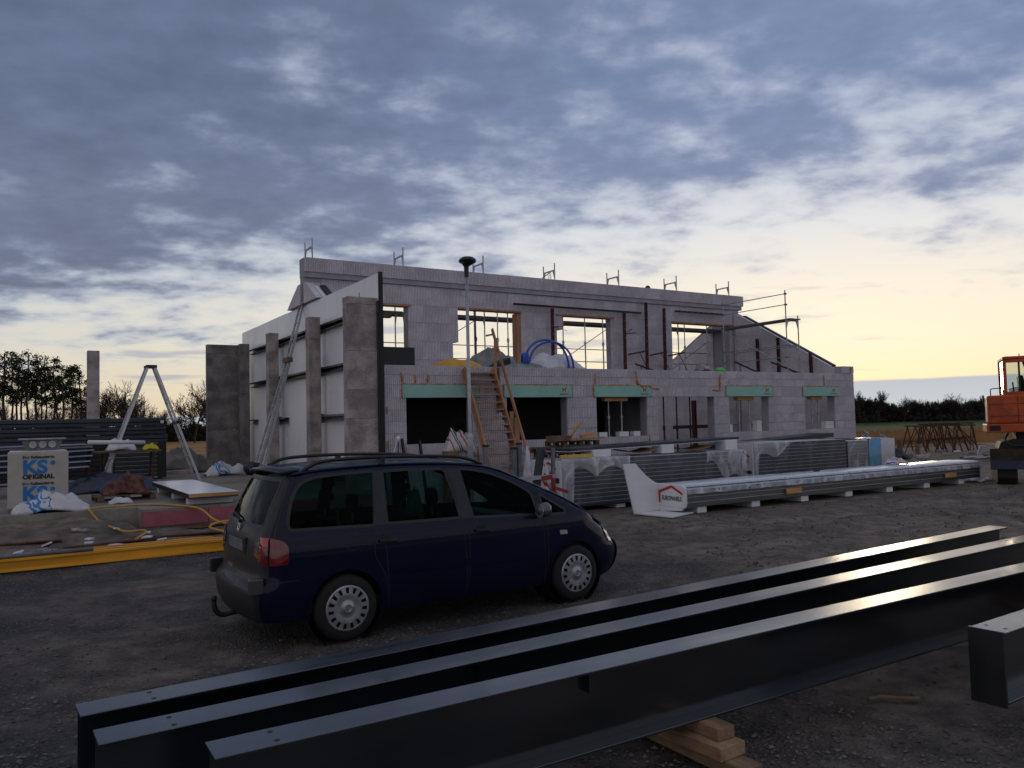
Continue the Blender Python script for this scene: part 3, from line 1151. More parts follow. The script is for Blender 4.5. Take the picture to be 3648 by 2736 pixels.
# props and header beams in the ground floor openings
for lab, u0, u1, ul in (('timber header beam on two props in the third ground-floor window', 7.25, 8.15, (7.45, 7.95)), ('timber header beam on props in the fourth ground-floor window', 12.95, 13.75, (13.1, 13.6)), ('timber header beam on props in the rightmost ground-floor window', 16.75, 17.4, (16.9, 17.25))):
    o = MB().box(u0, u1, .15, .33, 2.69, 2.80).build('header_beam', WOODY, None, bevel=.006)
    place(o, 0, 0)
    tag(o, lab, 'beam', 'timber header beams in the ground-floor windows')
    for i, q in enumerate(ul):
        prop(('left' if i == 0 else 'right') + ' grey prop under the ' + lab.replace('timber ', '').replace(' on two props', '').replace(' on props', ''), q, .24, 1.618, 2.688, GALV, .026)
for u, m_, lab in ((10.15, RUST, 'rusty white prop in the wide door opening, leftmost of three'), (10.72, BLACKM, 'black prop in the middle of the wide door opening'), (11.32, BLACKM, 'black prop at the right of the wide door opening')):
    prop(lab, u, .75, FLOOR + .002, 2.86, m_, .03)
o = MB().box(9.75, 11.6, .66, .86, 2.865, 2.93).build('header_beam', WOODD, None)
place(o, 0, 0)
tag(o, 'dark header board over the three props in the wide door opening', 'beam', 'timber header beams in the ground-floor windows')
prop('thin prop in the dark of the leftmost ground-floor window', 1.15, 1.6, FLOOR + .002, 3.355, GALV, .03)
prop('thin prop in the dark of the second ground-floor window', 4.9, 1.6, FLOOR + .002, 3.355, GALV, .03)
for u, v, lab in ((12.95, 2.2, 'thick red soldier post seen through the fourth ground-floor window'), (17.0, 2.2, 'thick red soldier post seen through the rightmost ground-floor window')):
    t = thing('soldier_post', lab, 'post', u, v, FLOOR, group='red soldier posts inside the house')
    for s_ in (-.05, .05):
        MB().box(s_ - .02, s_ + .02, -.06, .06, 0, 2.2).build('channel', REDOX, t)
    MB().box(-.03, .03, -.01, .01, 0, 2.2).build('web_plate', REDOX, t)
    MB().box(-.9, .9, .07, .16, 1.2, 1.32).build('cross_beam', REDOX, t)
# white blocks left on the sills
for u, l, h, lab in ((6.95, .30, .14, 'small white block at the left end of the third window sill'), (7.72, .36, .14, 'white block in the middle of the third window sill'), (8.28, .26, .14, 'white block with a dark spot right of the prop on the third sill'),
                     (12.42, .16, .26, 'white block at the left of the fourth window sill'), (13.85, .24, .36, 'tall white block at the right of the fourth window sill'), (17.45, .46, .12, 'flat white block on the rightmost window sill'), (17.42, .5, .14, 'white block beneath another on the rightmost sill')):
    z = 1.619 if 'flat white' not in lab else 1.762
    o = MB().box(0, l, 0, .2, 0, h).build('sill_block', WPLAST, None, bevel=.006)
    place(o, u, .07 if h < .3 else .14, z)
    tag(o, lab, 'block', 'white blocks on the window sills')


# ================================================================ timber stairs up to the first floor
st = thing('timber_stairs', 'raw timber site stairs leading up to the first floor', 'stairs', 2.80, 0, 0)
RUN, TOP = 1.75, 3.58
for s_ in (-1, 1):
    MB().bar((s_ * .45, -RUN - .02, .0), (s_ * .45, -.06, TOP), .045, .20, (0, 1, 0)).build('stringer', WOOD, st, bevel=.004)
for k in range(1, 18):
    z = TOP * k / 18 + .08
    v = -RUN * (1 - k / 18)
    MB().box(-.425, .425, v - .11, v + .07, z - .018, z + .018).build('tread', WOOD, st, bevel=.003)
    c = MB().box(.36, .424, v - .08, v + .05, z - .075, z - .019)
    c.build('cleat', WOODD, st)
MB().bar((.50, -.10, 3.3), (.50, -.14, 4.42), .045, .09).build('post', WOOD, st)
MB().bar((.50, -1.62, .35), (.50, -1.66, 1.45), .045, .09).build('post', WOOD, st)
MB().bar((.56, .12, 4.70), (.56, -1.78, .78), .035, .09, (0, 1, 0)).build('handrail', WOOD, st)
MB().bar((.34, .08, 4.50), (.62, .10, 4.56), .03, .05).build('cross_piece', WOOD, st)
MB().bar((.62, -.03, 2.4), (.60, -.10, 3.62), .045, .09).build('post', WOODD, st)
for u, v, a, b, w_, lab in ((3.80, -.10, .0, 2.42, .12, 'raw timber board leaning upright left of the second ground-floor window'), (3.93, -.14, .0, 2.25, .16, 'wider timber board leaning beside the stairs at the second window')):
    o = MB().bar((0, 0, a), (.02, .05, b), w_, .03, (0, 1, 0)).build('timber_board', WOOD, None)
    place(o, u, v)
    tag(o, lab, 'board')

# ================================================================ street lamp
lp = thing('street_lamp', 'slim galvanised street lamp post with flat dark head before the stairs', 'street lamp', world=Vector((-.906, 16.78, 0)))
MB().lathe([(.0, 0), (.062, 0), (.062, 1.80), (.058, 1.86), (.038, 1.91), (.036, 1.91)], 20).build('base_sleeve', GALV, lp, smooth=True)
MB().lathe([(.037, 1.86), (.034, 5.3), (.0, 5.3)], 16).build('pole', GALV, lp, smooth=True)
hd = MB().lathe([(.0, 5.22), (.050, 5.22), (.052, 5.40), (.06, 5.44), (.13, 5.50), (.185, 5.53), (.195, 5.56), (.17, 5.60), (.12, 5.635), (.0, 5.64)], 12)
hd.v = [(x * 1.0 + (.03 if z > 5.45 else 0), y, z) for x, y, z in hd.v]
lh = hd.build('lamp_head', BLACKM, lp)
MB().lathe([(.0, 5.505), (.11, 5.505), (.11, 5.50), (.0, 5.50)], 12).build('lens', GALV, lh)


# ================================================================ ladders
def ladder_leg(t, f0, f1, t0, t1, n_, st_=(.07, .028)):
    f0, f1, t0, t1 = map(Vector, (f0, f1, t0, t1))
    for a, b in ((f0, t0), (f1, t1)):
        s_ = MB().bar(a, b, st_[1], st_[0], (f1 - f0).cross(b - a).normalized()).build('stile', ALU, t)
        MB().box(a.x - .03, a.x + .03, a.y - .03, a.y + .03, a.z - .0, a.z + .05).build('rubber_foot', BLACK, s_)
    for k in range(1, n_):
        q = k / n_
        MB().tube(f0.lerp(t0, q), f1.lerp(t1, q), .016, 6).build('rung', ALU, t)


la = thing('extension_ladder', 'long aluminium extension ladder leaning against the white panel wall', 'ladder', -1.9, 4.5, FLOOR)
ladder_leg(la, (0, -.21, 0), (0, .21, 0), (1.93, 1.4, 5.9), (1.93, 1.78, 5.9), 22)
ladder_leg(la, (-.02, -.17, .55), (-.02, .17, .55), (1.17, .76, 3.62), (1.17, 1.10, 3.62), 11, (.06, .025))
MB().box(1.08, 1.24, .66, 1.16, 3.56, 3.70).build('guide_bracket', WOODD, la)
al = thing('step_ladder', 'tall aluminium double ladder standing open on the hall floor', 'ladder', -4.4, 6.75, FLOOR)
ladder_leg(al, (-1.32, -.42, 0), (-1.32, .42, 0), (-.09, -.20, 3.46), (-.09, .20, 3.46), 13)
ladder_leg(al, (1.32, -.40, 0), (1.32, .40, 0), (.09, -.20, 3.46), (.09, .20, 3.46), 13)
hb = MB()
for y in (-.2, .2):
    hb.box(-.15, .15, y - .03, y + .03, 3.42, 3.50)
hb.build('hinge', BLACKM, al)
MB().bar((.70, -.33, 1.82), (.70, .33, 1.82), .10, .09).build('clamp_block', BLACK, al)

# ================================================================ things lying on the first floor
def soft(name, label, cat, u, v, z, dims, material, seed, rz=0., nx=34, ny=22, rough=.45, **kw):
    o = heap(nx, ny, *dims, seed, rough, **kw).build(name, material, None, smooth=True)
    place(o, u, v, z, rz)
    return tag(o, label, cat)


ZF = 3.603
o = MB().box(.02, 1.01, -.01, .04, 0, .46).build('dark_sheet', BLACKM, None)
place(o, 0, .12, 3.655)
tag(o, 'dark sheet standing upright on the wall top at the left end', 'sheet')
soft('yellow_tarpaulin', 'bright yellow tarpaulin spread flat on the first floor', 'tarpaulin', 2.65, 1.0, ZF, (1.5, 1.1, .32), YELL, 3.1, rough=.15)
soft('grey_tarpaulin', 'crumpled grey plastic heap beside the stairs top', 'tarpaulin', 4.2, 1.5, ZF, (1.5, 1.2, .66), TARPG, 5.2)
o = MB().prism([(-.32, 0), (.28, 0), (.32, .14), (.30, .30)], -.25, .25, 'Y').build('black_crate', BLACK, None, bevel=.01)
place(o, 3.86, .75, ZF + .06)
tag(o, 'flat black crate lying before the grey plastic heap', 'crate')
soft('green_grey_sheet', 'low grey green tarpaulin edge hanging between heap and hose', 'tarpaulin', 4.6, .55, ZF, (1.8, .5, .22), TARPG, 8.3, rough=.2)
soft('white_tarpaulin', 'large translucent white plastic sheet heaped over material', 'tarpaulin', 6.15, 1.2, ZF, (2.0, 1.1, .58), TARP, 9.4, rough=.28)
soft('stone_lump', 'small pale grey lump beside the green bag', 'rubble', 11.4, .18, 3.652, (.55, .32, .28), CONC, 2.2)
MB_ = heap(14, 10, .36, .25, .16, 4.4, .3)
o = MB_.build('green_bag', mat('green_plastic_bag', (.08, .5, .03), .5), None, smooth=True)
place(o, 12.2, .17, 3.652)
tag(o, 'small bright green bag on the wall top', 'bag')
# blue hose coil
hs = thing('blue_hose', 'coil of thick blue pipe arching over the first floor', 'hose', 5.1, 1.2, ZF)
for k in range(5):
    pts = []
    for i in range(25):
        a = math.pi * i / 24
        r_ = .78 - .03 * k
        if k < 2:
            pts.append((.42 + .80 * math.cos(math.pi - a) + .14 * k, -.55 - .05 * k, .02 + (.90 - .06 * k) * math.sin(a) ** .8))
        else:
            b = 2 * math.pi * i / 24
            pts.append((-.55 + .07 * k + .10 * math.cos(b), -.55 + .22 * math.cos(b), .25 + .25 * math.sin(b)))
    MB().path(pts, .032, 8).build('coil', BLUEP, hs, smooth=True)
# dark dome on the top of the wall
o = MB().lathe([(.0, .17), (.07, .15), (.11, .08), (.11, 0), (.15, .0), (.0, 0)], 16).build('round_cap', BLACK, None, smooth=True)
place(o, 14.12, 5.75, 7.402)
tag(o, 'small dark round cap lying on top of the tall wall', 'cap')
# bag on the sill of the first window
def stripe_mat(name, base, bands, axis=(1., 0., .4), wob=.06):
    m = bpy.data.materials.new(name)
    m.use_nodes = True
    t = NT(m.node_tree)
    b = t.n('ShaderNodeBsdfPrincipled')
    t.t.links.new(b.outputs[0], t.n('ShaderNodeOutputMaterial').inputs[0])
    tc = t.n('ShaderNodeTexCoord').outputs['Object']
    d = t.m('ADD', t.vm('DOT_PRODUCT', tc, axis), t.m('MULTIPLY', t.noise(tc, 5., 2), wob))
    c = base
    for p, hw, col in bands:
        k = t.m('LESS_THAN', t.m('ABSOLUTE', t.m('SUBTRACT', d, p)), hw)
        c = t.mix(k, c, col)
    t.put(b.inputs['Base Color'], c)
    b.inputs['Roughness'].default_value = .45
    return m


SACK = stripe_mat('printed_sack', (.66, .66, .70), [(-.12, .018, (.5, .02, .03)), (.05, .015, (.03, .03, .07)), (.12, .02, (.03, .03, .07)), (.30, .022, (.5, .02, .03)), (.40, .012, (.03, .03, .07))])
soft('printed_sack', 'white sack with red and black stripes slumped over the left window sill', 'sack', 2.2, .04, 1.30, (.95, .34, .62), SACK, 6.6, nx=40, ny=16, rough=.4)

# ================================================================ sandwich panel bundles
FILM = filmmat('stretch_film', haze=.07)
FILMW = filmmat('printed_white_film', haze=.60, col=(.72, .73, .77), ink=(.55, .10, .14), iscale=(7., 7., 9.), thr=.66)
FILMP = filmmat('printed_edge_film', haze=.72, col=(.55, .57, .64), ink=(.10, .10, .22), iscale=(6., 3., 10.), thr=.60)
SHEETL = mat('pale_sheet_lip', (.62, .62, .62), .45, .1, var=.15)
PANELG = mat('grey_panel_side', (.10, .105, .11), .45, .2, var=.3, scale=1.5, stretch=(.2, 1, 3))


def logo(parent, x, y, z, s, rot, name='logo'):
    """maker's logo on an end face: red roof over the name; local +x runs to the right of the face"""
    e = bpy.data.objects.new(name, MB().prism([(-.95, .10), (-.95, .20), (-.90, .22), (.18, .56), (.26, .56), (1.0, .20), (.96, .10), (.22, .44), (-.62, .16), (-.62, -.34), (-.76, -.34), (-.76, .12)], 0, .004, 'Z').mesh(name))
    e.data.materials.append(REDINK)
    COL.objects.link(e)
    e.parent = parent
    e.location = (x, y, z)
    e.rotation_euler = rot
    e.scale = (s, s, s)
    text_mesh('lettering', 'EUROPANELS', .31, INK, e, (.20, -.20, .003), (0, 0, 0), ext=.002, bold=.006, sx=.76)
    return e


def bundle(label, u0, u1, v0, v1, z0, z1, n_, seed=1):
    t = thing('panel_bundle', label, 'panel bundle', u0, v0, z0, group='wrapped bundles of building panels')
    L, D, H = u1 - u0, v1 - v0, z1 - z0
    h = H / n_
    rr = random.Random(seed)
    for k in range(n_):
        e = rr.uniform(-.012, .012)
        p = MB().box(e, L + e, .006, D - .006, k * h + .006, (k + 1) * h - .006).build('panel', PANED, t)
        MB().box(e - .004, L + e + .004, 0, D, (k + 1) * h - .005, (k + 1) * h + .002).build('face_sheet', SHEETL, p)
    return t, L, D, H


def film_shell(t, x0, x1, y0, y1, z0, z1, material, name='film', nx=60, seed=1, drape=None, amp=.02):
    """wrap pulled over a bundle: front, top and back, uneven lower edge"""
    m = MB()
    per = [(y0, 0.), (y0, .5), (y0, 1.), (y0 + (y1 - y0) * .5, 1.), (y1, 1.), (y1, .5), (y1, 0.)]
    rows = []
    for i in range(nx + 1):
        x = x0 + (x1 - x0) * i / nx
        low = drape(i / nx) if drape else 0.
        row = []
        for y, q in per:
            z = z1 - (z1 - z0) * (1 - low) * (1 - q) if q < 1 else z1
            k = amp * noise.noise(Vector((x * 3.1, y * 4 + seed, z * 5)))
            yy = y + (k if y == y1 else -abs(k) if y == y0 else 0)
            row.append((x, yy, z + (abs(k) * .8 if q == 1 else 0)))
        rows.append(row)
    n_ = len(per)
    for r_ in rows:
        m.v += r_
    for i in range(nx):
        for j in range(n_ - 1):
            m.f.append((i * n_ + j, i * n_ + j + 1, (i + 1) * n_ + j + 1, (i + 1) * n_ + j))
    return m.build(name, material, t, smooth=True)


def bearers(t, xs, D, h, material=WPLAST, w=.28):
    for x in xs:
        MB().box(x, x + w, .04, D - .04, -h, -.002).build('foam_bearer', material, t, bevel=.01)


# the tall stack beside the pallets
A, L, D, H = bundle('tall stack of dark edged panels in torn film behind the car bonnet', 2.95, 9.0, -3.6, -2.4, .10, 1.20, 11, 3)
bearers(A, (.2, 1.6, 3.0, 4.4, 5.6), D, .10)
film_shell(A, -.03, L + .03, -.02, D + .02, 0, H + .012, FILM, seed=3, drape=lambda q: .06 * math.sin(9 * q))
film_shell(A, -.04, 2.0, -.035, D + .035, 0, H + .03, FILMW, 'printed_film', 40, 5, lambda q: .60 + .22 * abs(math.sin(6.5 * q)) if q > .16 else .0, .03)
film_shell(A, 4.6, L + .05, -.035, D + .035, 0, H + .03, filmmat('hazy_film', haze=.38), 'printed_film', 40, 7, lambda q: .75 - .6 * q + .12 * math.sin(11 * q), .03)
cap = MB().box(-.06, -.012, -.01, D + .01, .01, H).build('end_cap', WPLAST, A, bevel=.012)
for z in (.30, .84):
    logo(cap, -.064, .55, z, .40, (R(90), 0, R(-90)))
MB().box(-.070, -.063, .05, .34, .58, .70).build('label_strip', INK, cap)
# stack further right
B, L, D, H = bundle('film wrapped panel stack with printed end cap between the two house windows', 9.95, 14.1, -3.1, -2.0, .25, 1.35, 11, 5)
bearers(B, (.2, 1.5, 2.6, 3.7), D, .25)
film_shell(B, -.03, L + .03, -.02, D + .02, 0, H + .012, FILM, seed=13)
film_shell(B, -.05, 1.6, -.035, D + .035, 0, H + .03, FILMW, 'printed_film', 30, 15, lambda q: .55 + .3 * q + .1 * math.sin(8 * q) if q > .1 else 0, .03)
cap = MB().box(-.06, -.012, -.01, D + .01, .01, H).build('end_cap', WPLAST, B, bevel=.012)
logo(cap, -.064, .52, .66, .42, (R(90), 0, R(-90)))
MB().box(-.070, -.063, .05, .60, .26, .34).build('label_strip', INK, cap)
B2, L, D, H = bundle('short panel stack with pale film and a light blue strap of foil', 14.25, 16.6, -3.05, -1.95, .25, 1.28, 10, 6)
bearers(B2, (.2, 1.1, 1.9), D, .25)
film_shell(B2, -.03, L + .03, -.02, D + .02, 0, H + .012, filmmat('hazy_film', haze=.38), seed=17)
film_shell(B2, 1.0, 1.65, -.05, D + .05, -.12, H + .05, mat('light_blue_foil', (.10, .30, .48), .35, var=.15, scale=6), 'blue_foil', 20, 19, None, .03)
film_shell(B2, 1.66, L + .05, -.04, D + .04, 0, H + .03, mat('white_foil', (.55, .55, .60), .4, var=.1, scale=6), 'white_foil', 20, 23, None, .03)
MB().box(L + .012, L + .06, .0, D, .02, H).build('end_cap', WPLAST, B2, bevel=.012)
# the long low bundle in front
C, L, D, H = bundle('very long low bundle of white wrapped panels with the maker sign on its end', 4.75, 16.7, -5.75, -4.62, .14, .60, 4, 9)
for c_ in list(C.children):
    c_.data.materials.clear()
    c_.data.materials.append(PANELG)
bearers(C, [.35 + 1.75 * k for k in range(7)], D, .14)
m = MB()
nx = 90
for i in range(nx + 1):
    x = -.05 + (L + .1) * i / nx
    for y, z in ((-.035, H - .14), (-.03, H - .06), (.10, H + .03), (.55, H + .05), (D - .1, H + .03), (D + .03, H - .06), (D + .035, H - .14)):
        k = .018 * noise.noise(Vector((x * 2.2, y * 5, 3.))) + .008 * noise.noise(Vector((x * 9, y * 9, 3.)))
        m.v.append((x, y - abs(k) * .5, z + k * .7))
for i in range(nx):
    for j in range(1, 5):
        m.f.append((i * 7 + j, i * 7 + j + 1, (i + 1) * 7 + j + 1, (i + 1) * 7 + j))
m.build('top_film', mat('white_wrapping_film', (.70, .71, .76), .22, var=.10, scale=2.5, stretch=(.6, 5, 1), bump=.25, bscale=6), C, smooth=True)
e = MB()
for i in range(nx + 1):
    x = -.05 + (L + .1) * i / nx
    e.v += [(x, -.045, H - .16 - .02 * noise.noise(Vector((x * 3, 1, 1)))), (x, -.038, H - .055), (x, .085, H + .032)]
for i in range(nx):
    for j in range(2):
        e.f.append((i * 3 + j, i * 3 + j + 1, (i + 1) * 3 + j + 1, (i + 1) * 3 + j))
e.build('edge_film', FILMP, C, smooth=True)
cap = MB().prism([(-.02, .0), (-.05, .10), (-.05, H - .02), (.06, H + .05), (D - .06, H + .05), (D + .05, H - .02), (D + .05, .1), (D + .02, .0)], -.10, -.02, 'X').build('end_cap', WPLAST, C, bevel=.03, seg=3)
logo(cap, -.104, .46, .24, .44, (R(90), 0, R(-90)))
MB().prism([(.10, -.06), (D - .12, -.12), (D - .2, .005), (.05, .005)], -.09, -.03, 'X').build('hanging_film', WPLAST, C)
for x in (3.2, 10.0):
    MB().box(x, x + .55, -.075, -.046, .10, .22).build('edge_pad', WOODY, C)
MB().box(L + .012, L + .06, .0, D, .02, H - .02).build('end_cap', WPLAST, C, bevel=.012)
o = heap(20, 14, .62, .42, .20, 5.5, .35).build('film_ball', stripe_mat('printed_film_scrap', (.6, .6, .65), [(-.1, .03, (.1, .1, .3)), (.1, .02, (.5, .1, .1)), (.2, .02, (.1, .1, .3))], wob=.4), None, smooth=True)
place(o, 13.6, -5.05, .655)
tag(o, 'crumpled ball of printed film lying on the long white bundle', 'film')
o = MB().box(-.07, .07, -.05, .05, 0, .03).build('dark_offcut', BLACK, None)
place(o, 9.9, -5.2, .652)
tag(o, 'tiny dark offcut lying in the middle of the long white bundle', 'offcut')
soft('film_scrap', 'torn film scraps trailing on the ground at the far end of the long bundle', 'film', 17.1, -5.5, .0, (.7, .5, .14), TARP, 7.7)
# dark cover panel resting on the tall stack
t = thing('cover_panel', 'long thin dark grey panel laid across the tall panel stack', 'panel', 3.35, -3.35, 1.40)
MB().bar((0, .5, .03), (5.75, .5, .14), 1.0, .06).build('panel_core', ANTH, t)
MB().bar((0, .5, -.012), (5.75, .5, .098), 1.0, .014).build('lower_sheet', SHEETL, t)
for u, h, w_, d in ((4.0, .17, .55, .4), (6.2, .22, .42, .4), (8.5, .27, .45, .4)):
    o = MB().box(0, w_, 0, d, 0, h).build('foam_spacer', WPLAST, None, bevel=.015)
    place(o, u, -3.42, 1.235)
    tag(o, {4.0: 'dirty white foam spacer at the left end of the tall stack', 6.2: 'white foam spacer in the middle under the dark cover panel', 8.5: 'white foam spacer at the right under the dark cover panel'}[u], 'spacer', 'foam spacers on the tall stack')
for u, w_, s_, lab in ((5.0, 1.0, 3, 'curled brown cardboard sheet under the left of the dark panel'), (6.75, 1.2, 4, 'curled brown cardboard sheet under the middle of the dark panel')):
    m = MB()
    for i in range(13):
        x = w_ * i / 12
        z = .05 + .08 * (2 * i / 12 - 1) ** 2
        m.v += [(x, 0, z), (x, .6, z + .03), (x, 0, z + .008), (x, .6, z + .038)]
    for i in range(12):
        a, b = i * 4, i * 4 + 4
        m.f += [(a, b, b + 1, a + 1), (a + 2, a + 3, b + 3, b + 2), (a, a + 2, b + 2, b)]
    o = m.build('cardboard_sheet', CARD, None)
    place(o, u, -3.45, 1.225)
    tag(o, lab, 'cardboard', 'cardboard on the tall stack')
t = thing('dark_sheet_pack', 'flat pack of dark blue grey sheets lying behind the wrapped stacks', 'sheet pack', 10.05, -1.85, 0)
for k in range(4):
    MB().bar((0, .45, 1.17 + .035 * k), (5.2, .45, 1.40 + .035 * k), .9, .03).build('sheet', ANTH, t)
for x, h in ((.4, 1.16), (2.5, 1.25), (4.7, 1.35)):
    MB().box(x, x + .14, .05, .85, .0, h).build('timber_support', WOODD, t)
# white board leaning at the end of the long bundle and one lying under it
o = MB().prism([(.0, .0), (.86, .05), (.80, .62), (.62, .70), (.44, .82), (.26, .99), (.14, 1.12), (-.22, 1.12)], 0, .035, 'Y').build('white_board', WPLAST, None, bevel=.004)
place(o, 3.90, -4.98, .012)
o.rotation_euler = (R(-4), 0, YAW)
tag(o, 'white foam board standing on edge at the end of the long bundle', 'board')
o = MB().prism([(3.92, -5.02), (4.74, -4.90), (4.98, -5.70), (4.02, -6.05)], .012, .04, 'Z').build('white_board', WPLAST, None)
place(o, 0, 0)
tag(o, 'white foam board lying flat on the gravel by the printed sign', 'board')

# ================================================================ pallets
pal = thing('euro_pallet', 'weathered wooden pallet, lowest of the stack beside the stairs', 'pallet', 3.62, -2.15, 0., group='stack of pallets beside the stairs')
bm_ = {}
for nm, L_, W_, H_ in (('deck_board', 1.2, .12, .022), ('cross_board', .12, .8, .022), ('block', .13, .10, .078)):
    me = MB().box(0, L_, 0, W_, 0, H_).mesh(nm)
    me.materials.append(WOODD)
    bm_[nm] = me


def put(nm, x, y, z, parent):
    o = link(nm, bm_[nm], None, parent)
    o.location = (x, y, z)


for y in (0, .17, .34, .51, .68):
    put('deck_board', 0, y, .122, pal)
for x in (0, .54, 1.08):
    put('cross_board', x, 0, .0995, pal)
    for y in (.0, .35, .70):
        put('block', x - .005 if x else 0, y, .0225, pal)
for y in (0, .34, .68):
    put('deck_board', 0, y, 0, pal)
ordn = ['second', 'third', 'fourth', 'fifth', 'sixth', 'seventh', 'eighth', 'ninth', 'tenth']
for k in range(1, 10):
    c = copy_tree(pal)
    c['label'] = 'weathered wooden pallet, %s from the bottom of the stack beside the stairs' % ordn[k - 1]
    place(c, 3.62 + rb.uniform(-.05, .05), -2.15 + rb.uniform(-.04, .04), .146 * k, rb.uniform(-.03, .03))
c = copy_tree(pal)
c['label'] = 'wooden pallet pushed to the right on top of the pallet stack'
place(c, 4.15, -2.0, 1.46, .05)
for u, v, z, a, b, w_, h_, m_, lab in ((3.75, -1.95, 1.606, (0, 0, .07), (.62, .05, .07), .3, .14, WOODD, 'grey weathered timber block on top of the pallets'),
                                       (4.3, -2.1, 1.606, (0, 0, .02), (1.15, .1, .06), .14, .035, WOOD, 'pale plank jutting right from the pallet stack'),
                                       (4.75, -1.95, 1.66, (0, 0, .05), (.5, .06, .13), .10, .09, WOODY, 'short pale log end on the pallet stack'),
                                       (4.55, -1.75, 1.66, (0, 0, .03), (.42, .1, .42), .05, .05, WOODY, 'short stick slanting up from the pallet stack')):
    o = MB().bar(a, b, w_, h_).build('timber_offcut', m_, None, bevel=.004)
    place(o, u, v, z)
    tag(o, lab, 'timber')
o = MB().box(0, .95, 0, .10, 0, .085).build('yellow_plank', mat('pale_yellow_paint', (.60, .40, .10), .6), None, bevel=.015)
place(o, 3.05, -3.45, 1.235)
tag(o, 'short yellow plank lying across the end of the tall panel stack', 'plank')
for u, a, b, lab in ((.60, (0, 0, 0), (-.10, .30, 1.78), 'dark stake leaning at the left end of the first window sill'), (1.05, (0, 0, 0), (-.06, .30, 1.72), 'dark stake leaning against the first window sill, right of another')):
    o = MB().bar(a, b, .06, .06).build('stake', BLACKM, None, bevel=.006)
    place(o, u, -.42)
    tag(o, lab, 'stake')
o = MB().box(0, .32, 0, .30, 0, 1.42).build('cardboard_box', CARD, None, bevel=.02)
place(o, 1.55, -.55)
tag(o, 'tall brown cardboard box standing under the striped sack', 'box')
t = thing('marker_bar', 'thin steel bar with white tape before the left house corner', 'marker', .12, -.75, 0)
MB().tube((0, 0, 0), (.01, .02, 1.80), .012, 6).build('bar', RUST, t)
MB().path(smooth_path([(0, 0, 1.78), (-.05, -.02, 1.70), (-.14, -.05, 1.45), (-.24, -.1, 1.15)], 4), .012, 6).build('tape', WPLAST, t, smooth=True)
MB().lathe([(0, 1.86), (.05, 1.83), (.06, 1.78), (.03, 1.72), (0, 1.70)], 10).build('tape_knot', WPLAST, t, smooth=True)
# posts and trestle between car and stairs
t = thing('post_rack', 'low rack of three grey steel posts before the stairs', 'rack', 1.15, -3.2, 0)
for x, h in ((0, 1.58), (.74, 1.50), (.88, 1.60)):
    MB().box(x - .045, x + .045, -.045, .045, 0, h).build('post', GALVD, t)
    MB().box(x - .055, x + .055, -.055, .055, h, h + .05).build('cap', BLACK, t)
MB().box(-.1, 1.0, -.03, .03, .1, .16).build('rail', GALVD, t)
t = thing('work_trestle', 'grey and red steel trestle in front of the wrapped stack', 'trestle', 1.8, -3.95, 0)
MB().bar((.62, 0, 0), (.66, 0, 1.52), .075, .06, (0, 1, 0)).build('leg', GALVD, t)
MB().bar((-.45, 0, 0), (-.42, 0, 1.05), .075, .06, (0, 1, 0)).build('leg', GALVD, t)
MB().bar((.63, -.035, .5), (.64, -.035, .95), .085, .02, (0, 1, 0)).build('red_sleeve', REDPLY, t)
MB().bar((-.5, -.04, .87), (.66, -.04, .90), .03, .09).build('cross_bar', GALV, t)
MB().bar((.30, -.06, .86), (.58, -.06, .88), .03, .10).build('red_sleeve', REDPLY, t)
MB().bar((.64, -.05, .64), (.98, -.08, .52), .05, .07).build('red_handle', REDPLY, t)
o = MB().bar((0, 0, 0), (.32, .06, 1.52), .20, .035, (0, 1, 0)).build('dark_plank', mat('wet_dark_plank', (.03, .035, .05), .35, var=.3), None)
place(o, 1.95, -3.82)
tag(o, 'wet dark plank leaning against the steel trestle', 'plank')
for k, (u, v, z, d, s_) in enumerate(((2.42, -3.2, .0, (.75, .6, 1.15), 3.3), (2.35, -3.75, .0, (.5, .4, .95), 8.1))):
    soft('plastic_wrapping', ('white plastic wrapping heaped at the end of the tall stack', 'smaller heap of white and red printed wrapping by the trestle')[k], 'wrapping', u, v, z, d, (TARP, SACK)[k], s_, rough=.5)

# ================================================================ left side: hall floor
ks = thing('brick_pack', 'white wrapped pack of bricks with blue KS print', 'brick pack', -7.37, .6, FLOOR)
for sx in (-.42, 0, .42):
    MB().box(sx - .05, sx + .05, -.48, .48, 0, .08).build('bearer', WOODD, ks)
WRAP = mat('beige_wrapping_film', (.46, .43, .38), .35, var=.08, scale=3, bump=.1, bscale=12)
MB().box(-.53, .53, -.5, .5, .081, 1.20).build('wrapping', WRAP, ks, bevel=.02, seg=3)
MB().box(-.50, .50, -.47, .47, 1.201, 1.225).build('top_sheet', WPLAST, ks, bevel=.01)
for z, cut in ((.78, False), (.25, True)):
    text_mesh('lettering', 'KS', .37, BLUEINK, ks, (-.06, -.506, z), (R(90), 0, 0), bold=.016, sx=1.05)
    text_mesh('lettering', 'Der Kalksandstein', .075, INK, ks, (.0, -.506, z + .295), (R(90), 0, 0), bold=.003)
    MB().lathe([(.0, 0), (.045, 0), (.045, .003), (.0, .003)], 14, 'Y', (.25, -.508, z + .20)).build('round_mark', BLUEINK, ks)
    if not cut:
        text_mesh('lettering', 'ORIGINAL', .125, INK, ks, (0, -.506, z - .115), (R(90), 0, 0), bold=.007, sx=.95)
bx = thing('tube_box', 'grey metal box with three round tube ends on the brick pack', 'box', -7.30, .45, FLOOR + 1.228)
MB().prism([(-.36, .22), (.36, .22), (.30, .04), (.24, 0), (-.26, 0), (-.32, .05)], -.28, .3, 'Y').build('body', GALVD, bx)
MB().box(-.42, .42, -.34, .34, .221, .25).build('lid', GALV, bx)
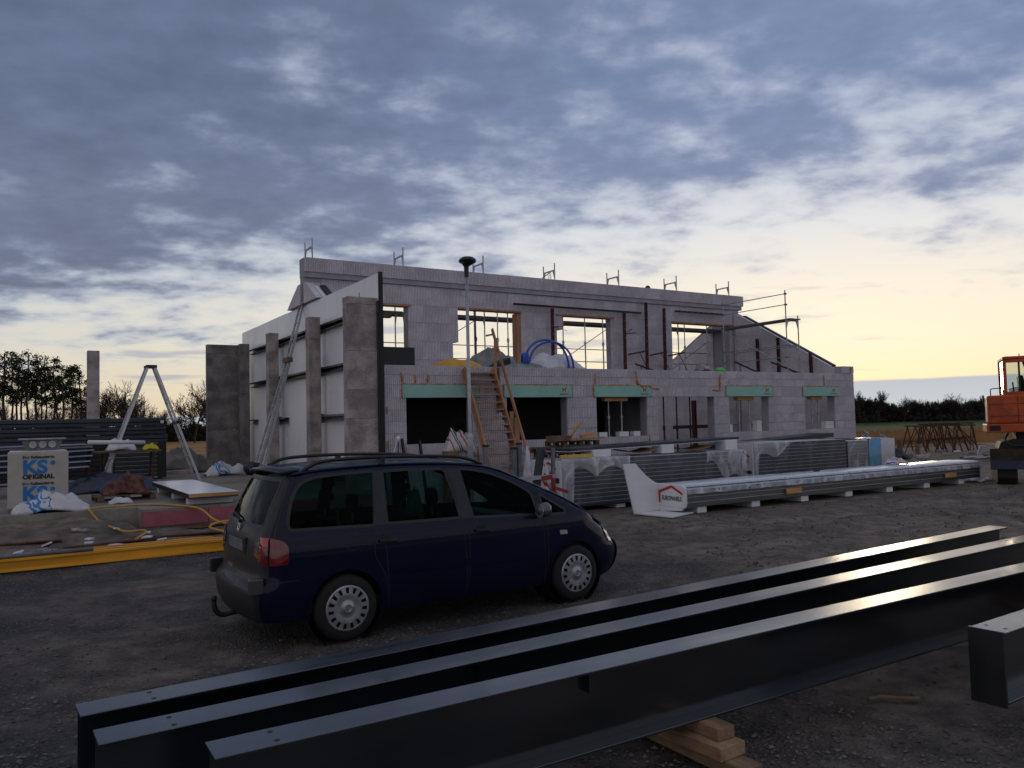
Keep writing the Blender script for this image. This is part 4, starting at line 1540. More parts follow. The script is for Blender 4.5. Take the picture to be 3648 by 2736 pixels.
for x in (-.17, 0, .17):
    MB().lathe([(.0, -.01), (.068, -.01), (.068, -.05), (.050, -.05), (.050, -.02), (.0, -.02)], 16, 'Y', (x, -.27, .12)).build('tube_end', ALU, bx)
KSB = stripe_mat('blue_white_film', (.60, .61, .66), [(-.05, .05, (.02, .20, .5)), (.10, .05, (.03, .22, .55)), (.25, .02, (.02, .15, .4))], wob=.5)
soft('empty_sacks', 'crumpled white and blue plastic sacks before the brick pack', 'sacks', -7.15, -.14, FLOOR, (1.35, .55, .34), KSB, 11.2, nx=50, ny=24)
soft('sack_heap', 'heap of white and blue sacks by the far concrete wall', 'sacks', -1.55, 9.9, FLOOR, (1.5, .8, .42), KSB, 14.9, nx=50, ny=24)
o = MB().lathe([(0, 0), (.20, .01), (.31, .16), (.31, .30), (.22, .42), (.0, .45)], 20).build('dark_bucket', mat('dark_blue_plastic', (.02, .025, .045), .4), None, smooth=True)
place(o, -.85, 9.3, FLOOR + .001)
tag(o, 'round dark plastic tub beside the sack heap', 'tub')
# white panel stack with yellow foam edge
t = thing('slab_panel_stack', 'white sandwich panels with yellow foam edge lying on the hall floor', 'panels', -4.72, -1.08, FLOOR)
for k in range(1):
    MB().box(0, .99, 0, 5.1, .17, .24).build('foam_core', WOODY, t)
    MB().box(-.004, .994, -.004, 5.104, .241, .252).build('top_sheet', WPANEL, t)
    MB().box(-.004, .994, -.004, 5.104, .145, .169).build('lower_sheet', BLACKM, t)
    MB().box(-.012, -.005, -.004, 5.104, .17, .240).build('edge_strip', BLACKM, t)
for v in (.35, 2.2, 4.4):
    MB().box(.05, .95, v, v + .3, 0, .144).build('foam_bearer', WPLAST, t)
# pallet with rusty things
c = copy_tree(pal)
c['label'] = 'low dark pallet under a heap of rusty brown fittings on the hall floor'
c['group'] = 'pallets on the hall floor'
place(c, -6.2, 1.3, FLOOR + .001, .1)
soft('rusty_fittings', 'heap of rusty reddish clamps and straps on the low pallet', 'fittings', -5.6, 1.7, FLOOR + .146, (1.0, .7, .36), mat('reddish_rust', (.14, .055, .04), .85, var=.5, scale=8), 21.3, rough=.9, nx=40, ny=30)
soft('plastic_scrap', 'small white plastic scrap at the edge of the rusty pallet', 'plastic', -5.8, .85, FLOOR, (.5, .3, .14), TARP, 23.)
# dark stacks at the back of the hall
t = thing('profile_stack', 'tall stack of long dark profiled steel sheets at the back of the hall', 'sheet stack', -14.5, 9.6, FLOOR)
for k in range(7):
    prof = []
    for i in range(9):
        prof.append((.02 + .06 * (i % 2), i * .0))
    z = 1.12 + k * .127
    if z > 1.9:
        break
for k in range(3):
    z0 = 1.22 + k * .27
    m = MB()
    pr_ = [(.0, 0), (.05, .02), (.05, .10), (.0, .13), (.0, .22), (.04, .25), (1.0, .25), (1.0, 0)]
    m.prism([(y, z0 + z) for y, z in pr_], 0, 11.0 - .05 * k, 'X')
    m.build('profile_sheet', ANTH, t)
for k in range(8):
    z0 = .10 + k * .137
    MB().box(9.45, 10.95, .1, 1.2, z0, z0 + .12).build('formwork_panel', mat('dark_green_panel', (.025, .035, .04), .5, var=.2), t)
    MB().box(9.45, 10.9, .08, .101, z0 + .09, z0 + .12).build('panel_rim', GALVD, t)
for k in range(8):
    MB().box(1.0 + .1 * (k % 3), 9.3, .15, 1.2, .10 + k * .137, .22 + k * .137).build('stacked_panel', BLACKM, t)
MB().box(10.7, 10.96, .04, .1, .05, 1.2).build('post', BLACKM, t)
for x in (1., 5., 9.):
    MB().box(x, x + .15, .1, 1.1, 0, .099).build('bearer', WOODD, t)
MB().box(10.78, 10.88, -.005, -.001, 1.83, 1.92).build('label', WPLAST, t)
t = thing('work_table', 'long trestle table covered in pale blue sheets behind the brick pack', 'table', -8.6, 5.2, FLOOR)
LB = mat('pale_blue_sheet', (.30, .36, .50), .4, var=.15, scale=2)
MB().box(-.6, 2.55, -.45, .45, 1.18, 1.22).build('table_top', GALVD, t)
for k in range(4):
    MB().bar((-.7 + .1 * k, -.4, .60 + .14 * k), (2.45 + .04 * k, -.4, .70 + .14 * k), .5, .03).build('blue_sheet', LB, t)
MB().bar((-.6, -.05, 1.25), (2.4, 0, 1.27), .7, .025).build('blue_sheet', LB, t)
for x in (-.2, .9, 1.7, 2.4):
    for y in (-.4, .4):
        MB().bar((x, y, 0), (x + .12, y * .8, 1.18), .05, .05).build('leg', GALVD if x < 2 else RUST, t)
for a, b, r_, m_, lab in (((-6.15, 4.8, 1.81), (-4.75, 5.3, 1.76), .055, WPLAST, 'thick white pipe lying on the end of the trestle table'),):
    o = MB().tube(Vector(a) - Vector((a[0], a[1], a[2])), Vector(b) - Vector(a), r_, 12).build('white_pipe', m_, None, smooth=True)
    place(o, a[0], a[1], a[2] + .06)
    tag(o, lab, 'pipe')
t = thing('side_trestle', 'rusty trestle with bags and yellow gloves beside the open ladder', 'trestle', -5.2, 6.0, FLOOR)
MB().box(-.75, .95, -.3, .3, 1.0, 1.05).build('board', WOODD, t)
for x in (-.55, .7):
    for y in (-.25, .25):
        MB().bar((x, y * 1.5, 0), (x + .05, y, 1.0), .045, .045).build('leg', RUST, t)
soft('cement_bag', 'pale plastic bag slumped on the rusty trestle', 'bag', -5.25, 6.0, FLOOR + 1.052, (.75, .5, .30), TARP, 31.)
soft('yellow_bundle', 'bright yellow bundle on the right end of the rusty trestle', 'bundle', -4.5, 6.0, FLOOR + 1.052, (.42, .35, .16), mat('bright_yellow', (.62, .55, .01), .6), 33.)
soft('dark_tarpaulin', 'dark blue tarpaulin crumpled on the hall floor behind the ladder foot', 'tarpaulin', -5.6, 5.0, FLOOR, (2.4, 1.2, .42), mat('dark_blue_tarpaulin', (.03, .04, .075), .4, var=.3, scale=5), 35., nx=50, ny=30)
soft('rubble_heap', 'low heap of grey rubble behind the open ladder', 'rubble', -2.6, 13.5, FLOOR, (3.2, 2., .75), CONCD, 37., rough=.6)
for k, (u, v) in enumerate(((-1.9, 13.4), (-2.3, 12.6))):
    o = MB().box(0, .9, 0, .3, 0, .14).build('stone_slab', CONC, None, bevel=.01)
    place(o, u - .9, v + 1.6 - k * 2.2, FLOOR + .6 * (1 - k) + .002, .2)
    tag(o, ('pale stone slab on top of the rubble heap', 'pale stone slab lying before the rubble heap')[k], 'stone slab')
# yellow hose on the bank
hz = [(-6.6, -.25, .57), (-6.0, -.10, .57), (-5.4, -.2, .57), (-4.9, -1.0, .57), (-4.55, -1.35, .50), (-4.35, -1.7, .30), (-4.1, -2.1, .22), (-3.6, -2.5, .2)]
hz2 = [(-6.6, -.25, .57), (-6.5, -.5, .55), (-6.35, -.9, .35), (-6.15, -1.5, .27), (-6.0, -2.1, .25), (-5.75, -2.2, .26), (-5.72, -2.5, .25), (-5.95, -3.0, .2)]


t = thing('yellow_hose', 'yellow garden hose looping over the slab edge and the dug earth', 'hose', 0, 0, 0)
HOSE = mat('yellow_hose', (.52, .30, .05), .5)
for q in (hz, hz2, [(-4.0, -2.95, .12), (-4.35, -2.7, .16), (-4.55, -2.3, .22), (-4.35, -1.95, .26), (-4.0, -1.85, .27), (-3.6, -1.95, .25)]):
    MB().path(smooth_path(q), .022, 8).build('hose_length', HOSE, t, smooth=True)
# rusty strips and broken white pieces in the dug earth
rd = random.Random(17)
for k in range(7):
    u, v = -8.4 + k * .75 + rd.uniform(-.2, .2), rd.uniform(-3.1, -1.5)
    x, y, _ = W(u, v)
    o = MB().box(-rd.uniform(.5, 1.1), rd.uniform(.5, 1.1), -.07, .07, 0, .02).build('rusty_strip', RUSTY, None)
    place(o, u, v, yard(x, y) + .004, rd.uniform(-.25, .25))
    tag(o, 'rust brown steel strip lying in the dug earth before the hall slab', 'strip', 'rusty strips in the dug earth')
for k in range(22):
    u, v = rd.gauss(-6.2, .9), rd.uniform(-3.1, -1.5)
    x, y, _ = W(u, v)
    s_ = rd.uniform(.05, .13)
    o = MB().prism([(-s_, -s_ * .5), (s_ * .8, -s_ * .7), (s_, s_ * .4), (-s_ * .3, s_ * .7)], 0, .03, 'Z').build('tile_shard', WPLAST if rd.random() < .7 else CONC, None)
    place(o, u, v, yard(x, y) + .004, rd.uniform(0, 6))
    o.rotation_euler.x = rd.uniform(-.4, .4)
    tag(o, 'broken pale shard lying in the dug earth before the hall slab', 'shard', 'broken shards in the dug earth')
# yellow formwork beams
for k, (v, u0, u1, z) in enumerate(((-4.05, -12., -4.35, .0), (-3.80, -12.2, -4.25, .0), (-3.55, -12.2, -4.75, .0), (-3.66, -12.1, -4.8, .204))[:3]):
    t = thing('formwork_beam', ('front yellow timber formwork beam on the ground left of the car', 'second yellow formwork beam from the front, left of the car', 'rear yellow formwork beam in the row left of the car', 'yellow formwork beam lying on top of the other three')[k], 'beam', u0, v, z + .002, group='yellow formwork beams left of the car')
    L_ = u1 - u0
    MB().box(0, L_, -.04, .04, 0, .04).build('lower_flange', FORMY, t, bevel=.004)
    MB().box(0, L_, -.04, .04, .16, .20).build('upper_flange', FORMY, t, bevel=.004)
    MB().box(0, L_, -.014, .014, .041, .159).build('web', FORMY, t)
o = MB().tube((0, 0, 0), (3.3, -.04, 0), .035, 10).build('grey_pipe', GALVD, None, smooth=True)
place(o, -10., -4.02, .238)
tag(o, 'grey steel pipe lying on the yellow formwork beams', 'pipe')

# ================================================================ steel beams in the foreground
PAINT = mat('dark_blue_grey_paint', (.007, .010, .015), .19, 0., var=.40, scale=1.4, spec=.5, stretch=(.25, 2., 1.), bump=.012, bscale=3, ior=2.2)


def ibeam(label, p, yaw, L_, holes, end_plate=False, z0=.24, h=.45, w_=.22):
    t = thing('steel_beam', label, 'steel beam', world=Vector((p[0], p[1], z0)), group='dark steel beams in the foreground')
    t.rotation_euler = (0, 0, R(yaw))
    tf = MB().box(0, L_, -w_ / 2, w_ / 2, h - .016, h).build('top_flange', PAINT, t, bevel=.003)
    MB().box(0, L_, -w_ / 2, w_ / 2, 0, .016).build('bottom_flange', PAINT, t, bevel=.003)
    MB().box(0, L_, -.006, .006, .0165, h - .0165).build('web', PAINT, t)
    hm = MB()
    for x in holes:
        for y in (-.06, .06):
            hm.tube((x, y, h - .002), (x, y, h + .0012), .013, 12)
    hm.build('bolt_hole', BLACK, tf)
    MB().box(2.05, 2.062, -w_ / 2 + .05, -.0065, h - .14, h - .017).build('lug', PAINT, t)
    if end_plate:
        MB().box(-.022, -.001, -w_ / 2 - .0, w_ / 2 + .0, -.02, h + .008).build('end_plate', PAINT, t, bevel=.003)
    return t


ibeam('dark steel I-beam furthest from the camera, ending before the rutted sand', (-2.26, 4.155), 35., 10.0, (.35,))
ibeam('middle one of the three dark parallel steel I-beams', (-1.975, 3.785), 34.0, 11.0, (.33,))
ibeam('nearest long dark steel I-beam running across the foreground', (-1.375, 3.60), 31.8, 11.0, (.28,))
ibeam('steel beam with bolted end plate at the right edge of the foreground', (3.03, 5.24), 34., 5.0, (.12,), True)
# dunnage timbers
for j, (x0, y0, yw) in enumerate(((1.24, 4.86, 122), (-.75, 3.62, 122), (5.1, 7.2, 122))):
    for k, (dx_, dy_, z, L_, w_, h_) in enumerate(((.10, -.14, 0, 2.6, .16, .08), (.02, -.02, .081, 2.5, .22, .08), (.0, .05, .162, 2.4, .14, .076))):
        if j == 1 and k == 2:
            h_ = .076
        o = MB().box(0, L_, -w_ / 2, w_ / 2, 0, h_).build('dunnage_timber', mat('muddy_timber', (.27, .175, .105), .85, var=.35, scale=4, bump=.3, bscale=30, stretch=(.3, 1, 1), fine=.15) if j == 0 else WOODD, None, bevel=.006)
        o.location = (x0 + dx_, y0 + dy_, z + .001)
        o.rotation_euler = (0, 0, R(yw + (0, 3, -2)[k]))
        tag(o, ('lowest', 'middle', 'upper')[k] + ' squared timber under the steel beams ' + ('in the middle of the foreground', 'at their left end', 'towards the right')[j], 'timber', 'dunnage timbers under the steel beams')
for k, d_ in enumerate((1.3, 3.9)):
    o = MB().box(-.10, .10, -.30, .30, 0, .236).build('dunnage_timber', WOODD, None, bevel=.006)
    o.location = (3.03 + math.cos(R(34)) * d_, 5.24 + math.sin(R(34)) * d_, .002)
    o.rotation_euler = (0, 0, R(34))
    tag(o, ('near', 'far')[k] + ' thick timber block under the beam with the end plate', 'timber', 'dunnage timbers under the steel beams')
o = MB().path([(0, 0, .02), (.10, .01, .03), (.22, -.01, .025), (.36, -.02, .02)], [.012, .018, .016, .02], 6).build('stick', WOODD, None)
o.location = (2.55, 5.95, 0)
tag(o, 'short broken stick on the dark gravel below the near beam', 'stick')

# ================================================================ the dark blue people carrier
car = thing('parked_car', 'dark blue people carrier parked on the gravel, seen from its rear right', 'car', world=Vector((-2.16, 8.70, .0)))
car.rotation_euler = (0, 0, R(33.07))
CARP = mat('dark_blue_car_paint', (.004, .006, .024), .5, .0, var=.12, scale=2, coat=.40, spec=.10)
CARPR = mat('dusty_dark_blue_paint', (.014, .015, .020), .5, .0, var=.3, scale=3, coat=.1, spec=.35)
CARB = mat('black_car_plastic', (.012, .013, .015), .5, var=.2)
TYRE = mat('tyre_rubber', (.014, .014, .015), .85, var=.3, scale=8, bump=.3)
HUB = mat('silver_hub_cap', (.40, .41, .43), .38, .6, var=.15, scale=10)
CHROME = mat('worn_chrome', (.55, .56, .58), .25, .8)
SEAT = mat('dark_seat_cloth', (.018, .019, .022), .9, var=.2)
LAMPR = mat('red_lamp_glass', (.16, .006, .012), .12, coat=1., var=.2, scale=14)
LAMPB = mat('bright_red_lamp_glass', (.42, .012, .025), .12, coat=1.)
LAMPC = mat('smoked_lamp_glass', (.10, .075, .085), .12, coat=1.)
LENS = mat('clear_lamp_glass', (.55, .54, .50), .08, .3, coat=1.)
GLS = glassmat('tinted_car_glass', (.20, .34, .33), .02, .97)
GLF = glassmat('clear_car_glass', (.55, .74, .72), .02, .97)
GLR = glassmat('rear_car_glass', (.14, .16, .17), .05, .85, (.02, .02, .022))


def cr(tab, t):
    """smooth interpolation through a table of (t, value)"""
    if t <= tab[0][0]:
        return tab[0][1]
    if t >= tab[-1][0]:
        return tab[-1][1]
    for i in range(len(tab) - 1):
        if tab[i][0] <= t <= tab[i + 1][0]:
            x0, y0 = tab[i]
            x1, y1 = tab[i + 1]
            s0 = (tab[i + 1][1] - tab[max(0, i - 1)][1]) / (tab[i + 1][0] - tab[max(0, i - 1)][0])
            j = min(len(tab) - 1, i + 2)
            s1 = (tab[j][1] - tab[i][1]) / (tab[j][0] - tab[i][0])
            h = x1 - x0
            q = (t - x0) / h
            return (2 * q ** 3 - 3 * q ** 2 + 1) * y0 + (q ** 3 - 2 * q ** 2 + q) * h * s0 + (-2 * q ** 3 + 3 * q ** 2) * y1 + (q ** 3 - q ** 2) * h * s1


TW = [(.15, .80), (.28, .855), (.45, .893), (.62, .905), (.80, .905), (.95, .897), (1.03, .882), (1.10, .853), (1.30, .795), (1.50, .735), (1.70, .672)]
TX = [(-1., .975), (-.4, .992), (.3, 1.), (2.2, 1.), (2.8, .988), (3.2, .955), (3.7, .90)]
XR = [(.15, -.76), (.26, -.83), (.36, -.872), (.50, -.885), (.60, -.87), (.66, -.81), (.85, -.795), (1.05, -.775), (1.15, -.735), (1.40, -.620), (1.60, -.520), (1.70, -.46)]
XF = [(.15, 3.50), (.26, 3.62), (.38, 3.69), (.52, 3.70), (.60, 3.665), (.66, 3.60), (.75, 3.54), (.9, 3.36)]
ZT = [(-.6, 1.62), (-.42, 1.668), (0., 1.70), (.6, 1.712), (1.1, 1.70), (1.5, 1.672), (1.75, 1.635), (1.95, 1.575), (2.15, 1.49), (2.42, 1.372), (2.74, 1.222), (2.97, 1.095), (3.2, .958), (3.44, .805), (3.58, .70), (3.7, .60)]
RR, RF, RT = .20, .42, .085


def half(x, z):
    """half width of the body at x, z"""
    w_ = cr(TW, z) * cr(TX, x)
    x0 = cr(XR, z) + RR
    if x < x0:
        t = min(.999, (x0 - x) / RR)
        w_ -= RR * (1 - math.sqrt(1 - t * t))
    x1 = cr(XF, z) - RF
    if x > x1:
        t = min(.999, (x - x1) / RF)
        w_ -= RF * (1 - math.sqrt(1 - t * t)) * .8
    zt = cr(ZT, x)
    if z > zt - RT:
        t = min(.999, (z - zt + RT) / RT)
        w_ -= RT * (1 - math.sqrt(1 - t * t))
    return w_


def S_side(sign, off=0.):
    return lambda a, b: (a, sign * (half(a, b) + off), b)


def rear_x(y, z):
    w_ = cr(TW, z) * cr(TX, cr(XR, z) + RR)
    x0 = cr(XR, z) + RR
    ay = abs(y)
    if ay > w_ - RR:
        return x0 - math.sqrt(max(0, RR * RR - (ay - (w_ - RR)) ** 2))
    return x0 - RR - .045 * (1 - (ay / (w_ - RR)) ** 2)


def S_rear(off=0.):
    return lambda a, b: (rear_x(a, b) - off, a, b)


def inside(p, poly):
    c = False
    j = len(poly) - 1
    for i in range(len(poly)):
        (x0, y0), (x1, y1) = poly[i], poly[j]
        if (y0 > p[1]) != (y1 > p[1]) and p[0] < (x1 - x0) * (p[1] - y0) / (y1 - y0) + x0:
            c = not c
        j = i
    return c


def dens(poly, d=.035):
    out = []
    for i in range(len(poly)):
        a, b = Vector(poly[i]), Vector(poly[(i + 1) % len(poly)])
        k = max(1, int((b - a).length / d))
        out += [tuple(a.lerp(b, j / k)) for j in range(k)]
    return out


def fillet(poly, r, n_=5):
    out = []
    m = len(poly)
    for i in range(m):
        p0, p1, p2 = Vector(poly[i - 1]), Vector(poly[i]), Vector(poly[(i + 1) % m])
        ra = r[i] if isinstance(r, (list, tuple)) else r
        d0, d1 = (p0 - p1), (p2 - p1)
        q = min(ra, d0.length * .45, d1.length * .45)
        a, b = p1 + d0.normalized() * q, p1 + d1.normalized() * q
        for j in range(n_ + 1):
            t = j / n_
            out.append(tuple((1 - t) ** 2 * a + 2 * t * (1 - t) * p1 + t * t * b))
    return out


def patch(poly, holes, fn, step=.045, d=.03):
    """triangulated patch of a surface fn(a, b) inside poly and outside holes"""
    rings = [dens(poly, d)] + [dens(h, d) for h in holes]
    vs, es = [], []
    for r_ in rings:
        o = len(vs)
        vs += [Vector(p) for p in r_]
        es += [(o + i, o + (i + 1) % len(r_)) for i in range(len(r_))]
    xs = [p[0] for p in poly]
    ys = [p[1] for p in poly]
    bnd = list(vs)
    a = min(xs)
    k = 0
    while a < max(xs):
        b = min(ys) + (step / 2 if k % 2 else 0)
        while b < max(ys):
            p = (a, b)
            if inside(p, poly) and not any(inside(p, h) for h in holes):
                if min((q[0] - a) ** 2 + (q[1] - b) ** 2 for q in bnd) > (step * .45) ** 2:
                    vs.append(Vector(p))
            b += step
        a += step * .87
        k += 1
    ov, oe, of, *_ = delaunay_2d_cdt(vs, es, [], 0, 1e-5)
    m = MB()
    m.v = [fn(p[0], p[1]) for p in ov]
    for f in of:
        c = sum((Vector(ov[i]) for i in f), Vector((0, 0))) / len(f)
        if inside(c, poly) and not any(inside(c, h) for h in holes):
            m.f.append(tuple(f))
    return m


def ribbon(pts, width, fn, closed=True):
    """narrow strip following a line drawn on a surface"""
    m = MB()
    n_ = len(pts)
    for i in range(n_):
        a = Vector(pts[i - 1]) if (closed or i) else Vector(pts[0])
        c = Vector(pts[(i + 1) % n_]) if (closed or i < n_ - 1) else Vector(pts[-1])
        d = (c - a)
        d = d.normalized() if d.length else Vector((1, 0))
        nn = Vector((-d.y, d.x)) * (width / 2)
        p = Vector(pts[i])
        m.v += [fn(*(p + nn)), fn(*(p - nn))]
    for i in range(n_ if closed else n_ - 1):
        j = (i + 1) % n_
        m.f.append((2 * i, 2 * i + 1, 2 * j + 1, 2 * j))
    return m


KQ = .75


def zs_(a, b, n_):
    return [a + (b - a) * i / n_ for i in range(n_ + 1)]


def arch(cx, r_, n_=22):
    z0 = .24
    a0 = math.asin((z0 - .33) / r_)
    return [(cx + r_ * math.cos(math.pi - a0 - (math.pi - 2 * a0) * i / n_), .33 + r_ * math.sin(math.pi - a0 - (math.pi - 2 * a0) * i / n_)) for i in range(n_ + 1)]


rear_edge = [(cr(XR, z) + RR * (1 - KQ), z) for z in zs_(.27, 1.60, 20)]
ztop = lambda x: cr(ZT, x) - RT * (1 - KQ)
top_edge = [(x, ztop(x)) for x in zs_(-.455, 3.36, 44)]
front_edge = [(cr(XF, z) - RF * (1 - KQ), z) for z in zs_(.72, .22, 10)]
bottom = [(3.3, .22)] + arch(2.835, .375)[::-1] + [(2.4, .235), (.45, .235)] + arch(0., .375)[::-1] + [(-.42, .265)]
OUT = rear_edge + top_edge + front_edge + bottom
WQ = fillet([(-.565, 1.125), (-.545, 1.26), (-.50, 1.40), (-.435, 1.52), (-.35, 1.585), (-.22, 1.612), (.05, 1.63), (.385, 1.64), (.325, 1.10)], [.06, .05, .05, .05, .05, .05, .05, .02, .03])
WD = fillet([(.455, 1.105), (.475, 1.632), (.72, 1.634), (1.20, 1.622), (1.27, 1.36), (1.31, 1.092)], [.03, .03, .02, .05, .05, .03])
WF = fillet([(1.47, 1.085), (1.385, 1.612), (1.56, 1.592), (1.75, 1.55), (1.96, 1.47), (2.16, 1.37), (2.275, 1.29), (2.325, 1.045)], [.03, .03, .05, .05, .05, .05, .04, .03])
WT = fillet([(2.385, 1.275), (2.52, 1.195), (2.715, 1.075), (2.705, 1.03), (2.47, 1.037), (2.415, 1.05)], [.02, .03, .02, .02, .03, .02])
for sg in (-1, 1):
    nm = 'right' if sg < 0 else 'left'
    sd_ = patch(OUT, [WQ, WD, WF, WT], S_side(sg)).build('body_side', CARP, car, smooth=True)
    for wn, poly, gm in (('quarter_window', WQ, GLS), ('rear_door_window', WD, GLS), ('front_door_window', WF, GLF), ('corner_window', WT, GLF)):
        gl = patch(poly, [], S_side(sg, -.010), .08, .04).build(wn, gm, car, smooth=True)
        ribbon(dens(poly, .03), .030, S_side(sg, .0025)).build('rubber_seal', CARB, gl)
    # black pillars between the windows
    for pl in ([(.375, 1.645), (.315, 1.095), (.452, 1.098), (.472, 1.64)], [(1.215, 1.628), (1.32, 1.088), (1.46, 1.08), (1.378, 1.618)]):
        patch(pl, [], S_side(sg, .003), .06, .04).build('window_pillar', CARB, car, smooth=True)
    # seams
    seams = [[(.372, 1.645), (.335, 1.35), (.305, 1.10), (.292, .95), (.30, .80), (.40, .62), (.44, .45), (.46, .27)],
             [(1.30, 1.62), (1.345, 1.36), (1.385, 1.08), (1.395, .85), (1.39, .5), (1.37, .27)],
             [(2.375, 1.04), (2.43, .90), (2.445, .62), (2.43, .42), (2.40, .28)],
             [(-.466, 1.645), (-.56, 1.47), (-.64, 1.24), (-.695, 1.05)], [(-.48, .655), (-.66, .655), (-.80, .645)], [(3.2, .62), (3.36, .64), (3.45, .62)]]
    for sm in seams:
        ribbon(dens(sm + sm[-1:], .03)[:-1], .008, S_side(sg, .0012), False).build('door_seam', BLACK, sd_)
    ribbon(dens([(.46, .645), (2.42, .595)], .05)[:len(dens([(.46, .645), (2.42, .595)], .05)) // 2 + 1], .07, S_side(sg, .010), False).build('rub_strip', CARP, sd_, smooth=True)
    for cx in (0., 2.835):
        ribbon(arch(cx, .385, 24), .03, S_side(sg, .006), False).build('arch_lip', CARP, sd_, smooth=True)
        MB().lathe([(.40, sg * .86), (.40, sg * .5), (0, sg * .5)], 28, 'Y', (cx, 0, .34)).build('wheel_well', BLACK, car)
    for hx in (.44, 1.56):
        m = MB()
        m.lathe([(.05, 0), (.045, -.004), (0, -.006)], 16, 'Y', (hx - .01, sg * (half(hx, .96) + .003), .965))
        m.build('handle_recess', BLACK, sd_)
        MB().bar((hx - .10, sg * (half(hx, .94) + .02), .945), (hx + .09, sg * (half(hx, .93) + .02), .935), .022, .03).build('door_handle', CARB, sd_, bevel=.008)
    if sg < 0:
        ribbon([(.065 + .085 * math.cos(6.283 * i / 24), .965 + .08 * math.sin(6.283 * i / 24)) for i in range(24)], .006, S_side(sg, .0012)).build('fuel_flap_seam', BLACK, sd_)
    m = patch(fillet([(2.60, .845), (2.71, .838), (2.715, .79), (2.605, .795)], .015), [], S_side(sg, .008), .03, .02)
    m.build('side_indicator', LENS, car, smooth=True)
    # tail lamp wrapped round the corner
    tl_ = patch(fillet([(cr(XR, 1.06) + RR * (1 - KQ), 1.065), (-.62, 1.035), (-.575, .98), (-.575, .815), (cr(XR, .80) + RR * (1 - KQ), .805)], [.01, .04, .05, .03, .01]), [], S_side(sg, .010), .03, .02).build('tail_lamp', LAMPR, car, smooth=True)
    yy = [.0]
    yc = lambda z: cr(TW, z) * cr(TX, -.6) - RR * (1 - math.sqrt(1 - KQ * KQ))
    patch([(sg * yc(1.06), 1.065), (sg * (yc(1.06) - .12), 1.065), (sg * (yc(1.0) - .13), .99), (sg * (yc(.99)), .985)], [], S_rear(.011), .03, .02).build('upper_lens', LAMPB, tl_, smooth=True)
    patch([(sg * yc(.985), .982), (sg * (yc(.99) - .13), .986), (sg * (yc(.9) - .14), .84), (sg * yc(.81), .806)], [], S_rear(.011), .03, .02).build('lower_lens', LAMPR, tl_, smooth=True)
    patch(fillet([(sg * (yc(.99) - .14), 1.03), (sg * (yc(.99) - .25), 1.0), (sg * (yc(.9) - .25), .88), (sg * (yc(.9) - .15), .86)], .02), [], S_rear(.009), .03, .02).build('reversing_lens', LAMPC, tl_, smooth=True)
    # roof rail
    rail = [(-.37, .62, 1.655), (-.30, .625, 1.70), (-.16, .63, 1.755), (.12, .635, 1.775), (.5, .635, 1.778), (1.0, .63, 1.765), (1.35, .625, 1.745), (1.55, .62, 1.712), (1.74, .61, 1.645)]
    rr_ = MB().path(smooth_path([(x, sg * y, z) for x, y, z in rail], 5), .019, 8).build('roof_rail', CARB, car, smooth=True)
    for x in (.50,):
        MB().bar((x, sg * .635, 1.70), (x, sg * .635, 1.77), .05, .06, (0, 1, 0)).build('rail_foot', CARB, rr_)
    # mirror
    mm = MB()
    mm.lathe([(0, -.075), (.05, -.07), (.085, -.02), (.095, .03), (.085, .055), (.0, .055)], 16, 'X', (0, 0, 0))
    mm.v = [(x * 1.1, y * .95, z * (1.0 if z > 0 else .75)) for x, y, z in mm.v]
    mo = mm.build('door_mirror', mat('grey_blue_mirror_shell', (.07, .075, .095), .3, coat=.6), car, smooth=True)
    mo.location = (2.31, sg * 1.0, 1.10)
    MB().lathe([(0, -.058), (.080, -.058), (.080, -.054), (0, -.054)], 16, 'X').build('mirror_glass', CHROME, mo)
    MB().bar((0, -sg * .02, -.05), (.06, -sg * .16, -.05), .06, .05).build('mirror_arm', CARB, mo)
    # head lamp
    patch(fillet([(3.335, .83), (3.47, .735), (3.545, .64), (3.42, .625), (3.35, .70)], .02), [], S_side(sg, .012), .03, .02).build('head_lamp', LENS, car, smooth=True)

# roof, windscreen and bonnet as one crowned sheet; the windscreen itself is a pane


def top_strip(xa, xb, nx, ya=None, material=CARP, name='roof_panel', off=0.):
    m = MB()
    ny = 20
    for i in range(nx + 1):
        x = xa + (xb - xa) * i / nx
        zt = cr(ZT, x)
        w_ = half(x, zt - RT)
        ye = w_ - RT * (1 - math.sqrt(1 - KQ * KQ))
        lim = min(ye, ya) if ya else ye
        for j in range(ny + 1):
            y = lim * math.sin((2 * j / ny - 1) * math.pi / 2)
            a = abs(y)
            if a > w_ - RT:
                z = zt - RT + math.sqrt(max(0, RT * RT - (a - (w_ - RT)) ** 2))
            else:
                z = zt + .035 * (1 - (a / max(.1, w_ - RT)) ** 2)
            m.v.append((x, y, z + off))
    n_ = ny + 1
    for i in range(nx):
        for j in range(ny):
            m.f.append((i * n_ + j, i * n_ + j + 1, (i + 1) * n_ + j + 1, (i + 1) * n_ + j))
    return m.build(name, material, car, smooth=True)


top_strip(-.455, 1.95, 40)
ws = top_strip(1.95, 2.86, 16, None, CARP, 'windscreen_frame')
# cut the pane out of the frame: keep only its outer strips
bm = bmesh.new()
bm.from_mesh(ws.data)
bmesh.ops.delete(bm, geom=[f for f in bm.faces if abs(f.calc_center_median().y) < .60 and 2.0 < f.calc_center_median().x < 2.82], context='FACES')
bm.to_mesh(ws.data)
bm.free()
top_strip(1.98, 2.84, 12, .60, GLF, 'windscreen', -.008)
top_strip(2.86, 3.42, 12, None, CARP, 'bonnet')
# nose
nose = [(-.60 + 1.2 * i / 12, .22) for i in range(13)]


